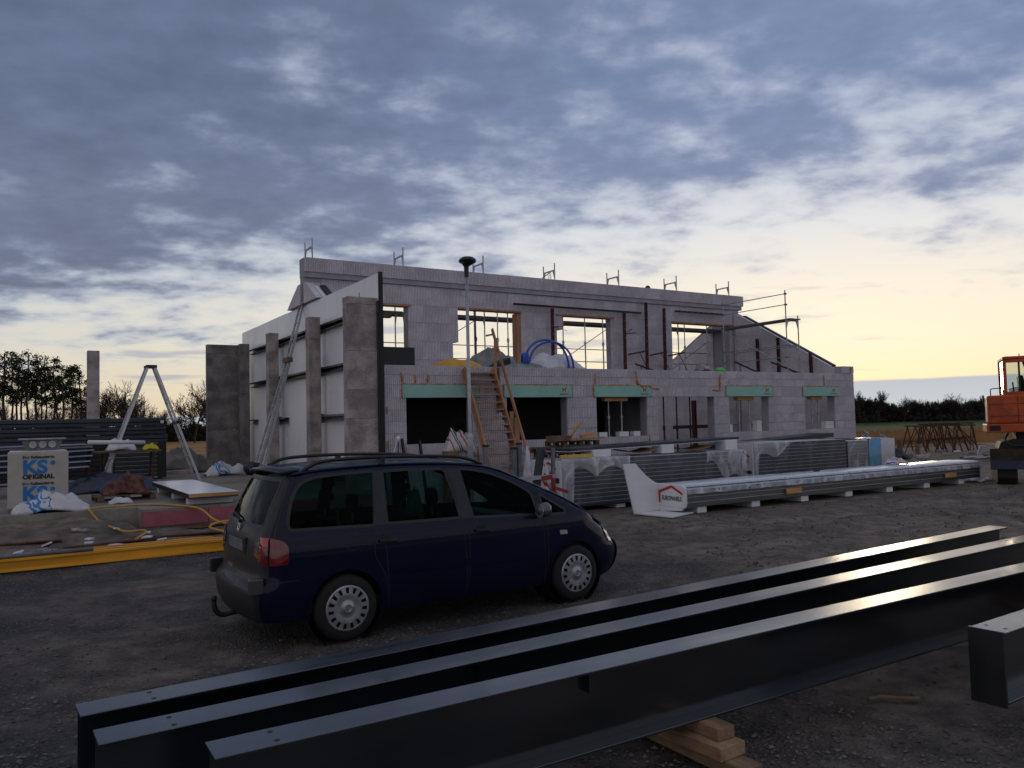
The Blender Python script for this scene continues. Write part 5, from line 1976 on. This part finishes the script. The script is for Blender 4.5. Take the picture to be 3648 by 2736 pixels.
def front_x(y, z):
    w_ = cr(TW, z) * cr(TX, 3.3)
    x1 = cr(XF, z) - RF
    a = min(.999, max(0, (abs(y) - (w_ - RF * .8)) / (RF * .8)))
    return x1 + RF * math.sqrt(1 - a * a)


fy = lambda z: cr(TW, z) * cr(TX, 3.4) - RF * .8 * (1 - math.sqrt(1 - KQ * KQ))
patch([(-fy(z), z) for z in zs_(.22, .72, 8)] + [(fy(z), z) for z in zs_(.72, .22, 8)], [], lambda a, b: (front_x(a, b), a, b), .06).build('front_bumper', CARP, car, smooth=True)
MB().box(3.30, 3.50, -.58, .58, .70, .78).build('grille_panel', CARP, car, bevel=.02)
# tail gate and rear bumper
ry = lambda z: cr(TW, z) * cr(TX, cr(XR, z) + RR) - RR * (1 - math.sqrt(1 - KQ * KQ))
RW = fillet([(-.60, 1.155), (-.545, 1.585), (.545, 1.585), (.60, 1.155)], .05)
tg = patch([(-ry(z), z) for z in zs_(.64, 1.615, 16)] + [(ry(z), z) for z in zs_(1.615, .64, 16)], [RW], S_rear(), .06).build('tail_gate', CARPR, car, smooth=True)
rg = patch(RW, [], S_rear(-.006), .07, .04).build('rear_window', GLR, car, smooth=True)
ribbon(dens(RW, .03), .025, S_rear(.002)).build('rubber_seal', CARB, rg)
MB().path([S_rear(.02)(a, b) for a, b in ((.03, 1.17), (.12, 1.20), (.35, 1.215), (.48, 1.21))], .010, 6).build('rear_wiper', BLACK, rg)
MB().tube(S_rear(.0)(.03, 1.165), S_rear(.03)(.03, 1.165), .02, 8).build('wiper_hub', BLACK, rg)
rb_ = patch([(-ry(z), z) for z in zs_(.27, .64, 8)] + [(ry(z), z) for z in zs_(.64, .27, 8)], [], S_rear(), .05).build('rear_bumper', CARPR, car, smooth=True)
sp = MB()
for i in range(21):
    y = -.60 + 1.2 * i / 20
    zz_ = cr(ZT, -.40) + .028 * (1 - (y / .66) ** 2) + .012
    xx = -.54 - .05 * (1 - (y / .62) ** 2)
    sp.v += [(-.36, y, zz_ + .006), (xx, y, zz_ - .022), (xx + .012, y, zz_ - .05), (-.40, y, zz_ - .03)]
for i in range(20):
    for j in range(4):
        sp.f.append((i * 4 + j, i * 4 + (j + 1) % 4, i * 4 + 4 + (j + 1) % 4, i * 4 + 4 + j))
sp.f += [(0, 1, 2, 3), (83, 82, 81, 80)]
sp.build('roof_spoiler', CARP, car, smooth=True)
x = rear_x(0, .95)
MB().box(x - .004, x + .02, -.33, .33, .86, 1.03).build('plate_recess', BLACK, tg, bevel=.01)
pl = MB().box(x - .012, x - .005, -.26, .26, .895, 1.005).build('number_plate', mat('grey_plate', (.16, .16, .165), .5, var=.25, scale=18), car)
MB().box(x - .0135, x - .0121, .215, .258, .898, 1.002).build('blue_band', BLUEINK, pl)
xb = rear_x(0, 1.10)
e = MB()
ring = [(xb - .010, .048 * math.cos(6.283 * i / 24), 1.10 + .048 * math.sin(6.283 * i / 24)) for i in range(24)]
e.path(ring, .005, 6, True)
for a, b in (((-.018, .036), (0, .004)), ((0, .004), (.018, .036)), ((-.038, .012), (-.018, -.036)), ((-.018, -.036), (0, -.004)), ((0, -.004), (.018, -.036)), ((.018, -.036), (.038, .012))):
    e.tube((xb - .010, a[0], 1.10 + a[1]), (xb - .010, b[0], 1.10 + b[1]), .0045, 5)
e.build('badge', CHROME, tg)
MB().bar(S_rear(.006)(.12, .70), S_rear(.006)(.36, .70), .008, .03).build('name_badge', CHROME, tg)
# bumper ends: reflectors, tow bar
for sg, m_ in ((-1, mat('grey_reflector', (.07, .065, .065), .3)), (1, CARB)):
    MB().bar((-.86, sg * .79, .55), (-.86, sg * .79, .70), .13, .09, (0, 1, 0)).build('corner_lamp', m_, rb_, bevel=.015)
MB().path(smooth_path([(-.62, .0, .26), (-.85, .0, .25), (-.98, .0, .24), (-1.05, .0, .30), (-1.06, .0, .38)], 5), .026, 8).build('tow_bar', BLACK, car, smooth=True)
MB().lathe([(0, .03), (.02, .028), (.028, .012), (.028, -.012), (.018, -.03), (0, -.03)], 12, 'Z', (-1.06, 0, .41)).build('tow_ball', BLACK, car, smooth=True)


# wheels
def wheel(x, sg):
    t = MB().lathe([(.215, -.105), (.255, -.108), (.30, -.10), (.318, -.075), (.322, -.04), (.322, .04), (.318, .075), (.30, .10), (.255, .108), (.215, .105), (.215, -.105)], 48, 'Y').build('wheel', TYRE, car, smooth=True)
    t.location = (x, sg * .795, .322)
    f = sg * .104
    cap_ = MB()
    n_ = 15
    cap_.lathe([(.222, f - sg * .012), (.224, f + sg * .004), (.210, f + sg * .010), (.200, f + sg * .008)], 60, 'Y')
    cap_.lathe([(.0, f + sg * .012), (.030, f + sg * .014), (.055, f + sg * .012), (.062, f + sg * .0), (.10, f + sg * .004), (.140, f + sg * .014), (.148, f + sg * .013)], 60, 'Y')
    for k in range(n_):
        for j in range(4):
            a0 = 6.2832 * (k + .14 * j) / n_
            a1 = 6.2832 * (k + .14 * (j + 1)) / n_
            vs = [(r_ * math.cos(a), f + sg * h_, r_ * math.sin(a)) for r_, h_, a in ((.147, .013, a0), (.201, .008, a0), (.201, .008, a1), (.147, .013, a1))]
            cap_.add(vs, [(0, 1, 2, 3)])
    cap_.build('hub_cap', HUB, t, smooth=True)
    MB().lathe([(0, f - sg * .03), (.215, f - sg * .03)], 24, 'Y').build('wheel_disc', BLACK, t)
    MB().path([(.036 * math.cos(6.283 * i / 20), f + sg * .016, .036 * math.sin(6.283 * i / 20)) for i in range(20)], .005, 6, True).build('hub_ring', CHROME, t)


for x in (0., 2.835):
    for sg in (-1, 1):
        wheel(x, sg)
# cabin
MB().box(-.60, 3.0, -.80, .80, .30, .40).build('floor_pan', BLACK, car)
MB().box(2.42, 3.2, -.78, .78, .40, .96).build('engine_bulkhead', BLACK, car)


def seat(x, y, w_, hr=True):
    s_ = MB().prism([(x, .40), (x + .50, .40), (x + .52, .60), (x + .10, .56), (x - .06, 1.08), (x - .18, 1.10), (x - .10, .5)], y - w_ / 2, y + w_ / 2, 'Y').build('seat', SEAT, car, bevel=.04, seg=3)
    if hr:
        for q in ((0,) if w_ < .7 else (-.42, .42)):
            h_ = MB().lathe([(0, -.10), (.07, -.10), (.10, -.05), (.105, .03), (.08, .09), (0, .10)], 14, 'Z')
            h_.v = [(x - .15 + a * .55, y + q + b * 1.15, 1.30 + c) for a, b, c in h_.v]
            h_.build('head_rest', SEAT, s_, smooth=True)
            MB().tube((x - .14, y + q, 1.06), (x - .15, y + q, 1.22), .012, 6).build('post', CHROME, s_)


seat(1.35, -.40, .52)
seat(1.35, .40, .52)
seat(.40, 0., 1.36)
MB().box(2.10, 2.42, -.76, .76, .80, 1.02).build('dashboard', SEAT, car, bevel=.05, seg=3)
MB().path([(1.98 + .06 * math.sin(6.283 * i / 20), .40 + .18 * math.cos(6.283 * i / 20), 1.02 + .17 * math.sin(6.283 * i / 20)) for i in range(20)], .014, 6, True).build('steering_wheel', BLACK, car, smooth=True)
MB().box(2.12, 2.32, -.70, -.50, 1.021, 1.026).build('paper_note', mat('pale_green_paper', (.45, .62, .56), .7), car)
MB().bar((.06, -.55, .95), (.03, -.55, 1.28), .02, .03).build('broom_handle', WOODD, car)
_c = soft('hanging_cloth', '', '', 0, 0, 0, (.22, .12, .35), mat('turquoise_cloth', (.05, .30, .26), .9, var=.3), 41., nx=18, ny=10)
_c.parent = car
for k in ('label', 'category'):
    if k in _c:
        del _c[k]
_c.location = (.92, -.52, 1.05)
_c.rotation_euler = (0, 0, 0)

# ================================================================ excavator at the right edge
ex = thing('excavator', 'old orange excavator with glazed cab standing on dark tracks at the right edge', 'excavator', world=Vector((13.9, 23.4, 0)))
ex.rotation_euler = (0, 0, R(-27))
EXB = mat('greasy_black_steel', (.012, .012, .012), .7, var=.4, bump=.3)
EXG = mat('earth_stained_steel', (.040, .030, .024), .85, var=.5, scale=3, bump=.4)
cw = MB().prism([(.03, 0), (.0, .18), (.0, 1.0), (.12, 1.55), (2.4, 1.55), (2.45, .9), (2.45, .1), (2.4, 0)], 1.735, 2.56, 'Z').build('counterweight', ORANGE, ex, bevel=.05, seg=3)
MB().box(-.05, 2.5, -.05, 1.7, 1.48, 1.73).build('counterweight_base', ORANGE, ex, bevel=.03)
MB().box(.02, .30, -.056, -.049, 1.53, 1.68).build('vent', BLACK, cw)
MB().lathe([(0, -.056), (.09, -.056), (.09, -.049), (0, -.049)], 20, 'Y', (.98, 0, 1.60)).build('tow_hole', EXG, cw)
MB().box(-.10, -.06, .3, .36, 2.38, 2.58).build('mirror', BLACK, ex)
MB().path(smooth_path([(.10, .06, 2.56), (.10, .06, 2.72), (.16, .06, 2.76), (.36, .06, 2.76), (.42, .06, 2.70), (.42, .06, 2.56)], 4), .014, 6).build('hand_rail', BLACK, ex, smooth=True)
for z in (1.95, 2.30):
    MB().box(.02, 2.42, -.006, .004, z, z + .012).build('panel_seam', BLACK, cw)
MB().box(.75, .765, -.006, .004, 1.76, 2.52).build('panel_seam', BLACK, cw)
for k in range(5):
    MB().box(1.0, 1.5, -.008, .004, 2.02 + .05 * k, 2.04 + .05 * k).build('louvre', BLACK, cw)
MB().path(smooth_path([(.5, .2, 1.45), (.4, -.05, 1.25), (.6, -.12, 1.1), (1.2, -.1, 1.15), (1.5, .1, 1.4)], 5), .025, 8).build('hydraulic_hose', BLACK, ex, smooth=True)
# cab: posts, roof, low walls, glass
MB().prism([(.46, 2.0), (.46, .35), (.52, .28), (2.0, .28), (2.0, 2.0)], 3.60, 3.70, 'Z').build('cab_roof', ORANGE, ex, bevel=.03, seg=3)
for x, y, x2, y2 in ((.50, .32, .50, .32), (1.92, .32, 1.92, .32), (.50, 1.9, .50, 1.9), (1.92, 1.95, 1.92, 1.95), (.86, .32, .86, .32), (1.36, 1.3, 1.10, 1.5)):
    MB().bar((x, y, 2.565), (x2, y2, 3.60), .09 if x != .86 else .05, .09, (0, 1, 0)).build('cab_post', ORANGE if x != .86 else BLACK, ex, bevel=.015)
MB().box(.46, 1.96, .26, .36, 2.562, 2.66).build('cab_sill', ORANGE, ex)
MB().box(.46, 1.96, .26, .36, 3.52, 3.60).build('cab_header', ORANGE, ex)
CG = glassmat('cab_glass', (.80, .84, .82), .03, .98)
MB().box(.55, 1.88, .30, .305, 2.66, 3.52).build('rear_pane', CG, ex)
MB().box(.485, .49, .37, 1.85, 2.60, 3.58).build('side_pane', CG, ex)
MB().prism([(.9, 2.57), (1.45, 2.57), (1.5, 2.78), (1.08, 2.75), (1.0, 3.15), (.88, 3.15)], .8, 1.3, 'Y').build('seat', BLACK, ex, bevel=.03)
MB().tube((.75, .7, 2.57), (.72, .72, 2.95), .02, 6).build('lever', BLACK, ex)
m = MB()
for k in range(6):
    m.bar((.62, .45 + .08 * k, 2.60 + .03 * k), (1.5, .42 + .08 * k, 2.80 + .03 * k), .02, .02)
m.build('engine_grille', BLACKM, ex)
MB().tube((.9, .5, 3.70), (.9, .5, 3.78), .012, 6).build('aerial', BLACK, ex)
MB().box(.7, 2.0, .3, 1.4, 1.02, 1.475).build('slew_ring', EXB, ex, bevel=.06)
MB().prism([(.22, .98), (.30, 1.20), (.6, 1.28), (2.4, 1.28), (2.4, .98)], .1, 1.6, 'Y').build('undercarriage', EXB, ex, bevel=.03)
bl = MB().prism([(-.30, .46), (-.22, .42), (-.16, .70), (-.20, 1.0), (-.28, 1.02)], -.02, 2.6, 'X').build('dozer_blade', EXG, ex)
MB().box(-.015, 2.6, -.325, -.305, .44, .68).build('blade_edge', BLUEST, bl)
for x in (.15, 1.9):
    tr = MB().prism([(.0, .0), (1.9, .0), (2.2, .18), (2.2, .40), (2.0, .55), (.1, .55), (-.15, .40), (-.15, .18)], x, x + .5, 'X').build('track', EXB, ex, bevel=.02)
    for k in range(10):
        MB().box(x - .02, x + .52, .02 + .19 * k, .10 + .19 * k, -.0, .02).build('track_pad', EXB, tr)
MB().bar((1.6, 1.6, 1.9), (2.6, 3.8, 3.6), .35, .45).build('boom', ORANGE, ex, bevel=.03)
MB().bar((2.6, 3.8, 3.6), (4.2, 6.4, 2.6), .3, .4).build('boom_tip', ORANGE, ex, bevel=.03)
MB().bar((4.2, 6.4, 2.6), (4.6, 6.9, .15), .25, .3).build('dipper_arm', ORANGE, ex, bevel=.03)


# ================================================================ rusty trestles and scrap by the field
def trestle(label, u, v, rz, L_=1.9, h=1.45, sp=.55):
    t = thing('rusty_trestle', label, 'trestle', u, v, 0, rz, 'rusty trestles stacked at the field edge')
    MB().bar((-L_ / 2, 0, h), (L_ / 2, 0, h), .07, .07).build('top_bar', RUST, t)
    for s_ in (-1, 1):
        for q in (-1, 1):
            MB().bar((s_ * L_ * .42, 0, h - .03), (s_ * L_ * .46, q * sp, 0), .045, .045).build('leg', RUST, t)
        MB().bar((s_ * L_ * .44, -sp * .55, h * .45), (s_ * L_ * .44, sp * .55, h * .45), .035, .035).build('brace', RUST, t)
    for q in (-1, 1):
        MB().bar((-L_ * .44, q * sp * .5, h * .5), (L_ * .44, q * sp * .62, h * .38), .03, .03).build('rail', RUST, t)
        MB().bar((-L_ * .44, q * sp * .8, h * .2), (0, q * sp * .1, h * .95), .03, .03).build('diagonal', RUST, t)
    return t


pos = [(33.3, 6.0), (34.0, 6.3), (34.7, 5.9), (35.3, 6.4), (35.9, 6.1), (36.5, 6.5), (37.1, 6.2), (37.8, 6.6)]
od = ['leftmost rusty steel trestle at the field edge', 'second rusty steel trestle from the left at the field edge', 'third rusty steel trestle from the left at the field edge', 'fourth rusty steel trestle from the left at the field edge', 'fifth rusty steel trestle from the left at the field edge', 'third rusty steel trestle from the right at the field edge', 'second rusty steel trestle from the right at the field edge', 'rightmost rusty steel trestle, with splayed legs, at the field edge']
for (u, v), lb_ in zip(pos, od):
    trestle(lb_, u, v, rd.uniform(1.2, 1.9) if u > 33.5 else .25, 1.9 + rd.uniform(-.2, .3), 1.45 + rd.uniform(-.08, .06))
for k, (u, v, h, lab) in enumerate(((27.0, 4.6, .95, 'short upright timber post near the scrap by the field'), (28.8, 4.4, .85, 'second short upright timber post near the scrap by the field'), (29.3, 3.8, .6, 'lowest upright timber post near the scrap by the field'))):
    o = MB().box(-.09, .09, -.09, .09, 0, h).build('timber_post', WOODD, None, bevel=.01)
    place(o, u, v, .0, .2 * k)
    tag(o, lab, 'post', 'short posts by the scrap')
soft('dark_sack_heap', 'dark plastic heap at the foot of the short posts', 'heap', 26.8, 3.5, 0, (1.4, 1.0, .5), BLACK, 51.)
soft('white_scrap_heap', 'pale scrap heap behind the short timber posts', 'heap', 29.5, 6.5, 0, (3.4, 1.6, .85), mat('pale_scrap', (.25, .25, .26), .7, var=.7, scale=5), 53., rough=.8, nx=60, ny=30)
for k in range(9):
    u, v = 27.5 + rd.uniform(-.5, 2.5), -1.2 + k * .32
    o = MB().tube((0, 0, 0), (7.5 + rd.uniform(-1, 1), 0, 0), .05, 8).build('steel_pipe', GALV if k % 2 else GALVD, None, smooth=True)
    place(o, u, v, .055 + (.09 if k % 3 == 0 else 0), rd.uniform(-.03, .03))
    tag(o, 'grey steel pipe lying in the row of pipes behind the long bundle', 'pipe', 'steel pipes lying by the scrap')
for k in range(14):
    u, v = rd.uniform(26, 36), rd.uniform(1.5, 5.2)
    s_ = rd.uniform(.1, .3)
    o = MB().box(-s_, s_, -s_ * .5, s_ * .5, 0, rd.uniform(.05, .16)).build('scrap_piece', rd.choice((WPLAST, GALV, CONC, WOODD)), None, bevel=.01)
    place(o, u, v, 0.0, rd.uniform(0, 3))
    tag(o, 'small pale offcut on the ground around the scrap by the field', 'offcut', 'offcuts around the scrap')
t = thing('tubular_frame', 'bent steel tube frame on the ground left of the excavator', 'frame', 30.4, 1.6, 0)
MB().path(smooth_path([(0, 0, 0), (.25, 0, .42), (.6, 0, .5), (2.6, 0, .5), (2.9, 0, .4), (3.0, 0, 0)]), .025, 8).build('tube', GALV, t, smooth=True)
MB().tube((.3, 0, .25), (2.85, 0, .25), .02, 8).build('cross_tube', GALV, t)


# ================================================================ trees
BARK = mat('dark_bark', (.040, .032, .026), .95, var=.3, scale=2)
TWIG = mat('bare_twigs', (.050, .036, .028), .95, var=.3, scale=.6)
NEEDLE = mat('pine_needles', (.018, .030, .012), .95, var=.5, scale=.5, col2=(.045, .060, .022), spec=.2)


def bare_tree(seed, H, spread=1., levels=5, rmin=.024, r0=None, first=.22):
    """leafless tree: returns (trunk, crown) meshes built from three-sided limbs"""
    rr = random.Random(seed)
    trunk, crown = MB(), MB()

    def limb(p, d, L_, r_, lev):
        m = trunk if lev == 0 else crown
        segs = 3 if lev < 3 else 2
        q = p
        dd = d
        for s_ in range(segs):
            nd = (dd + Vector((rr.uniform(-1, 1), rr.uniform(-1, 1), rr.uniform(-.4, .6))) * (.10 + .05 * lev)).normalized()
            e = q + nd * (L_ / segs)
            m.tube(q, e, max(rmin, r_ * (1 - .25 * s_ / segs)), 5 if lev < 2 else 3, max(rmin * .8, r_ * (1 - .25 * (s_ + 1) / segs)), caps=False)
            if lev < levels and (s_ > 0 or lev > 0):
                k = 1 if lev > 1 else 2
                for _ in range(k):
                    a = rr.uniform(0, 6.28)
                    o_ = nd.orthogonal().normalized()
                    o_ = Matrix.Rotation(a, 3, nd) @ o_
                    ang = rr.uniform(.45, .95) * spread
                    limb(e, (nd * math.cos(ang) + o_ * math.sin(ang) + Vector((0, 0, .12))).normalized(), L_ * rr.uniform(.55, .78), r_ * .52, lev + 1)
            q, dd = e, nd
        if lev < levels:
            limb(q, (dd + Vector((rr.uniform(-.3, .3), rr.uniform(-.3, .3), .15))).normalized(), L_ * .72, r_ * .68, lev + 1)
    limb(Vector((0, 0, 0)), Vector((0, 0, 1)), H * .30, r0 or H * first * .07, 0)
    zm = max(v[2] for v in crown.v)
    k = H / zm
    for m in (trunk, crown):
        m.v = [(x * k, y * k, z * k) for x, y, z in m.v]
    return trunk, crown


def pine(seed, H, w_=1.):
    rr = random.Random(seed)
    trunk, crown = MB(), MB()
    pts = [Vector((.25 * noise.noise(Vector((z * .2, seed, 0))) * z * .25, .25 * noise.noise(Vector((z * .2, seed, 5))) * z * .2, z)) for z in [H * i / 8 for i in range(9)]]
    trunk.path(pts, [.24 * (1 - .8 * i / 8) + .03 for i in range(9)], 6)
    nb = 20
    for b in range(nb):
        q = .50 + .48 * (b + rr.random()) / nb
        base = pts[min(7, int(q * 8))].lerp(pts[min(8, int(q * 8) + 1)], q * 8 - int(q * 8))
        a = rr.uniform(0, 6.28)
        reach = w_ * (1.0 + 2.4 * math.sin(min(1, (q - .46) / .54) * math.pi) ** .7) * rr.uniform(.45, 1.05)
        end = base + Vector((math.cos(a) * reach, math.sin(a) * reach, rr.uniform(.1, .9)))
        trunk.tube(base, end, .05, 4, .02, caps=False)
        for c_ in range(rr.choice((2, 3, 3))):
            cc = base.lerp(end, rr.uniform(.55, 1.05)) + Vector((rr.uniform(-.4, .4), rr.uniform(-.4, .4), rr.uniform(0, .4)))
            rx = rr.uniform(.5, .95)
            for _ in range(26):
                d = Vector((rr.gauss(0, .5), rr.gauss(0, .5), rr.gauss(0, .30)))
                p = cc + d * rx
                s_ = rr.uniform(.12, .26)
                n1 = Vector((rr.uniform(-1, 1), rr.uniform(-1, 1), rr.uniform(-.2, 1))).normalized()
                a1 = n1.orthogonal().normalized()
                a2 = n1.cross(a1)
                crown.add([p - a1 * s_, p + a1 * s_ * .8 + a2 * s_ * .3, p + a2 * s_ * 1.2], [(0, 1, 2)])
    return trunk, crown


def tree_proto(kind, seed, H, **kw):
    tk, cw_ = (pine if kind == 'pine' else bare_tree)(seed, H, **kw)
    a, b = tk.mesh('trunk'), cw_.mesh('crown')
    a.materials.append(BARK)
    b.materials.append(NEEDLE if kind == 'pine' else TWIG)
    return a, b, H


def plant(proto, name, label, cat, X, Y, H, rz, group, sx=1.):
    a, b, h0 = proto
    o = bpy.data.objects.new(name, None)
    COL.objects.link(o)
    o.location = (X, Y, 0)
    o.rotation_euler = (0, 0, rz)
    o.scale = (H / h0 * sx, H / h0 * sx, H / h0)
    tag(o, label, cat, group)
    link('trunk', a, None, o)
    link('crown', b, None, o)
    return o


def at(px, Y):
    """lateral place of a sight line at distance Y (near the horizon)"""
    return (px - 1824) / 2845 * Y


PP = [tree_proto('pine', 3, 15.), tree_proto('pine', 8, 15., w_=1.15), tree_proto('pine', 14, 15., w_=.9)]
BT = [tree_proto('bare', 4, 10.), tree_proto('bare', 9, 10., spread=1.15), tree_proto('bare', 21, 10., spread=.8), tree_proto('bare', 30, 10., spread=1.3)]
rt = random.Random(5)
for k, (px, H, Y) in enumerate(((-55, 16.0, 142), (12, 16.6, 140), (58, 14.6, 150), (98, 15.9, 138), (128, 16.2, 144), (160, 14.2, 152), (190, 14.6, 140), (222, 13.9, 137), (252, 13.8, 142), (285, 13.2, 139), (312, 11.8, 145), (-20, 14.5, 155), (40, 15.2, 146), (75, 13.6, 143), (145, 13.5, 139), (205, 12.6, 150), (268, 12.2, 152))):
    plant(PP[k % 3], 'pine_tree', ('dark pine, number %d counted from the left edge' % (k + 1)) if False else ['dark pine at the left picture edge, partly outside', 'tall dark pine second from the left edge', 'slim dark pine behind the tall one at the left edge', 'tall broad dark pine in the left group', 'tallest dark pine in the middle of the left group', 'dark pine set back in the middle of the left group', 'dark pine right of the tallest one', 'dark pine in the right half of the group', 'flat topped dark pine near the concrete column', 'dark pine close left of the lone column', 'last small dark pine just left of the lone column', 'thin dark pine far back at the left edge', 'dark pine behind the second one from the left', 'short dark pine low in the left group', 'short dark pine before the tallest one', 'short dark pine low in the right half of the group', 'thin dark pine set back near the lone column'][k], 'pine tree', at(px, Y), Y, H, rt.uniform(0, 6), 'pines at the left edge of the field', rt.uniform(.85, 1.1))
for k, (px, H, Y, sx, lab) in enumerate(((412, 11.4, 138, 1.1, 'broad bare tree right of the lone concrete column'), (372, 10.6, 142, .8, 'slim bare tree close to the lone concrete column'), (448, 9.4, 146, .8, 'bare tree behind the broad one near the column'), (345, 9.0, 150, .8, 'bare tree half hidden by the lone column'), (512, 8.6, 140, .8, 'small bare tree seen inside the open ladder'), (545, 6.5, 165, .9, 'low bare tree far back inside the open ladder'), (588, 7.0, 172, .9, 'low bare tree far back right of the open ladder'), (625, 6.4, 178, .9, 'low far bare tree left of the big one by the concrete wall'), (690, 11.2, 140, 1.15, 'large dense bare tree beside the dark concrete wall'), (735, 8.5, 160, 1., 'bare tree half hidden behind the dark concrete wall'), (480, 8.0, 160, .9, 'thin bare tree left of the open ladder'), (300, 9.5, 160, .8, 'bare tree among the pine trunks'), (120, 9.5, 160, .9, 'bare tree under the pines in the left group'), (220, 9.0, 165, .9, 'second bare tree under the pines in the left group'), (30, 9.0, 165, .9, 'bare tree under the pines at the left edge'))):
    plant(BT[k % 4], 'bare_tree', lab, 'tree', at(px, Y), Y, H, rt.uniform(0, 6), 'bare trees at the left edge of the field', sx)
for k, (px, H, Y, sx, lab) in enumerate(((3060, 8.4, 196, .8, 'bare tree rising beside the right house corner'), (3125, 8.0, 198, .9, 'bare tree standing above the woodland right of the house'), (3218, 6.9, 200, .8, 'small bare tree above the woodland, left of the round one'), (3408, 7.0, 198, 1.3, 'round crowned bare tree rising above the far woodland'), (3292, 5.8, 202, .8, 'bare tree barely above the woodland right of the centre'), (3488, 6.2, 200, .5, 'thin bare tree next to the excavator'))):
    plant(BT[(k + 1) % 4], 'bare_tree', lab, 'tree', at(px, Y), Y, H, rt.uniform(0, 6), 'bare trees above the far woodland', sx)

# far woodland and hedges that read as one mass
lo = [bare_tree(s_, 6., levels=4, rmin=.03, spread=1.) for s_ in (51, 52, 53)]
lo = [(a.v + b.v, a.f + [tuple(i + len(a.v) for i in f) for f in b.f]) for a, b in lo]


def wood(name, label, spots, material):
    m = MB()
    for X, Y, H, rz in spots:
        vs, fs = rt.choice(lo)
        c_, s_ = math.cos(rz) * H / 6, math.sin(rz) * H / 6
        m.add([(X + x * c_ - y * s_, Y + x * s_ + y * c_, z * H / 6) for x, y, z in vs], fs)
        # brush at the foot
        for _ in range(70):
            x, y, z = X + rt.gauss(0, 1.5), Y + rt.gauss(0, .8), abs(rt.gauss(0, H * .28))
            q = rt.uniform(.2, .55)
            m.add([(x - q, y, z), (x + q, y + rt.uniform(-.3, .3), z + rt.uniform(-.2, .2)), (x + rt.uniform(-q, q), y, z + q * 1.5)], [(0, 1, 2)])
    me = bpy.data.meshes.new(name)
    me.from_pydata(m.v, [], m.f)
    o = link(name, me, material)
    return tag(o, label, 'woodland', kind='stuff')


sp_ = []
for i in range(230):
    px = rt.uniform(2850, 4300)
    hgt = 5.2 + 2.0 * max(0, (3180 - px) / 200) * (1 if px > 3000 else .9) + rt.uniform(-.7, .7)
    if px > 3450:
        hgt += .5
    Y = rt.uniform(200, 216)
    sp_.append((at(px, Y), Y, min(7.6, hgt), rt.uniform(0, 6)))
wood('far_woodland', 'dark leafless woodland along the far side of the green field', sp_, mat('far_brush', (.026, .021, .019), .95, var=.4, scale=.3))
sp_ = []
for i in range(120):
    px = rt.uniform(-500, 820)
    Y = rt.uniform(158, 172)
    sp_.append((at(px, Y), Y, rt.uniform(3.2, 5.0), rt.uniform(0, 6)))
wood('hedge_row', 'low dark hedge and undergrowth below the pines at the left', sp_, mat('dark_undergrowth', (.022, .020, .015), .95, var=.4, scale=.3))
# dry stalks of the stubble field
m = MB()
for i in range(9000):
    Y = 54 + 30 * rt.random() ** 1.4
    X = at(rt.uniform(2950, 3700), Y)
    h = rt.uniform(.25, .75)
    a = rt.uniform(-.25, .25)
    m.add([(X - .03, Y, 0), (X + .03, Y, 0), (X + a, Y + rt.uniform(-.1, .1), h)], [(0, 1, 2)])
me = bpy.data.meshes.new('dry_stalks')
me.from_pydata(m.v, [], m.f)
tag(link('dry_stalks', me, mat('dry_straw', (.32, .19, .085), .95, var=.35, scale=.2)), 'dry straw coloured stalks on the stubble field at the right', 'stubble', kind='stuff')
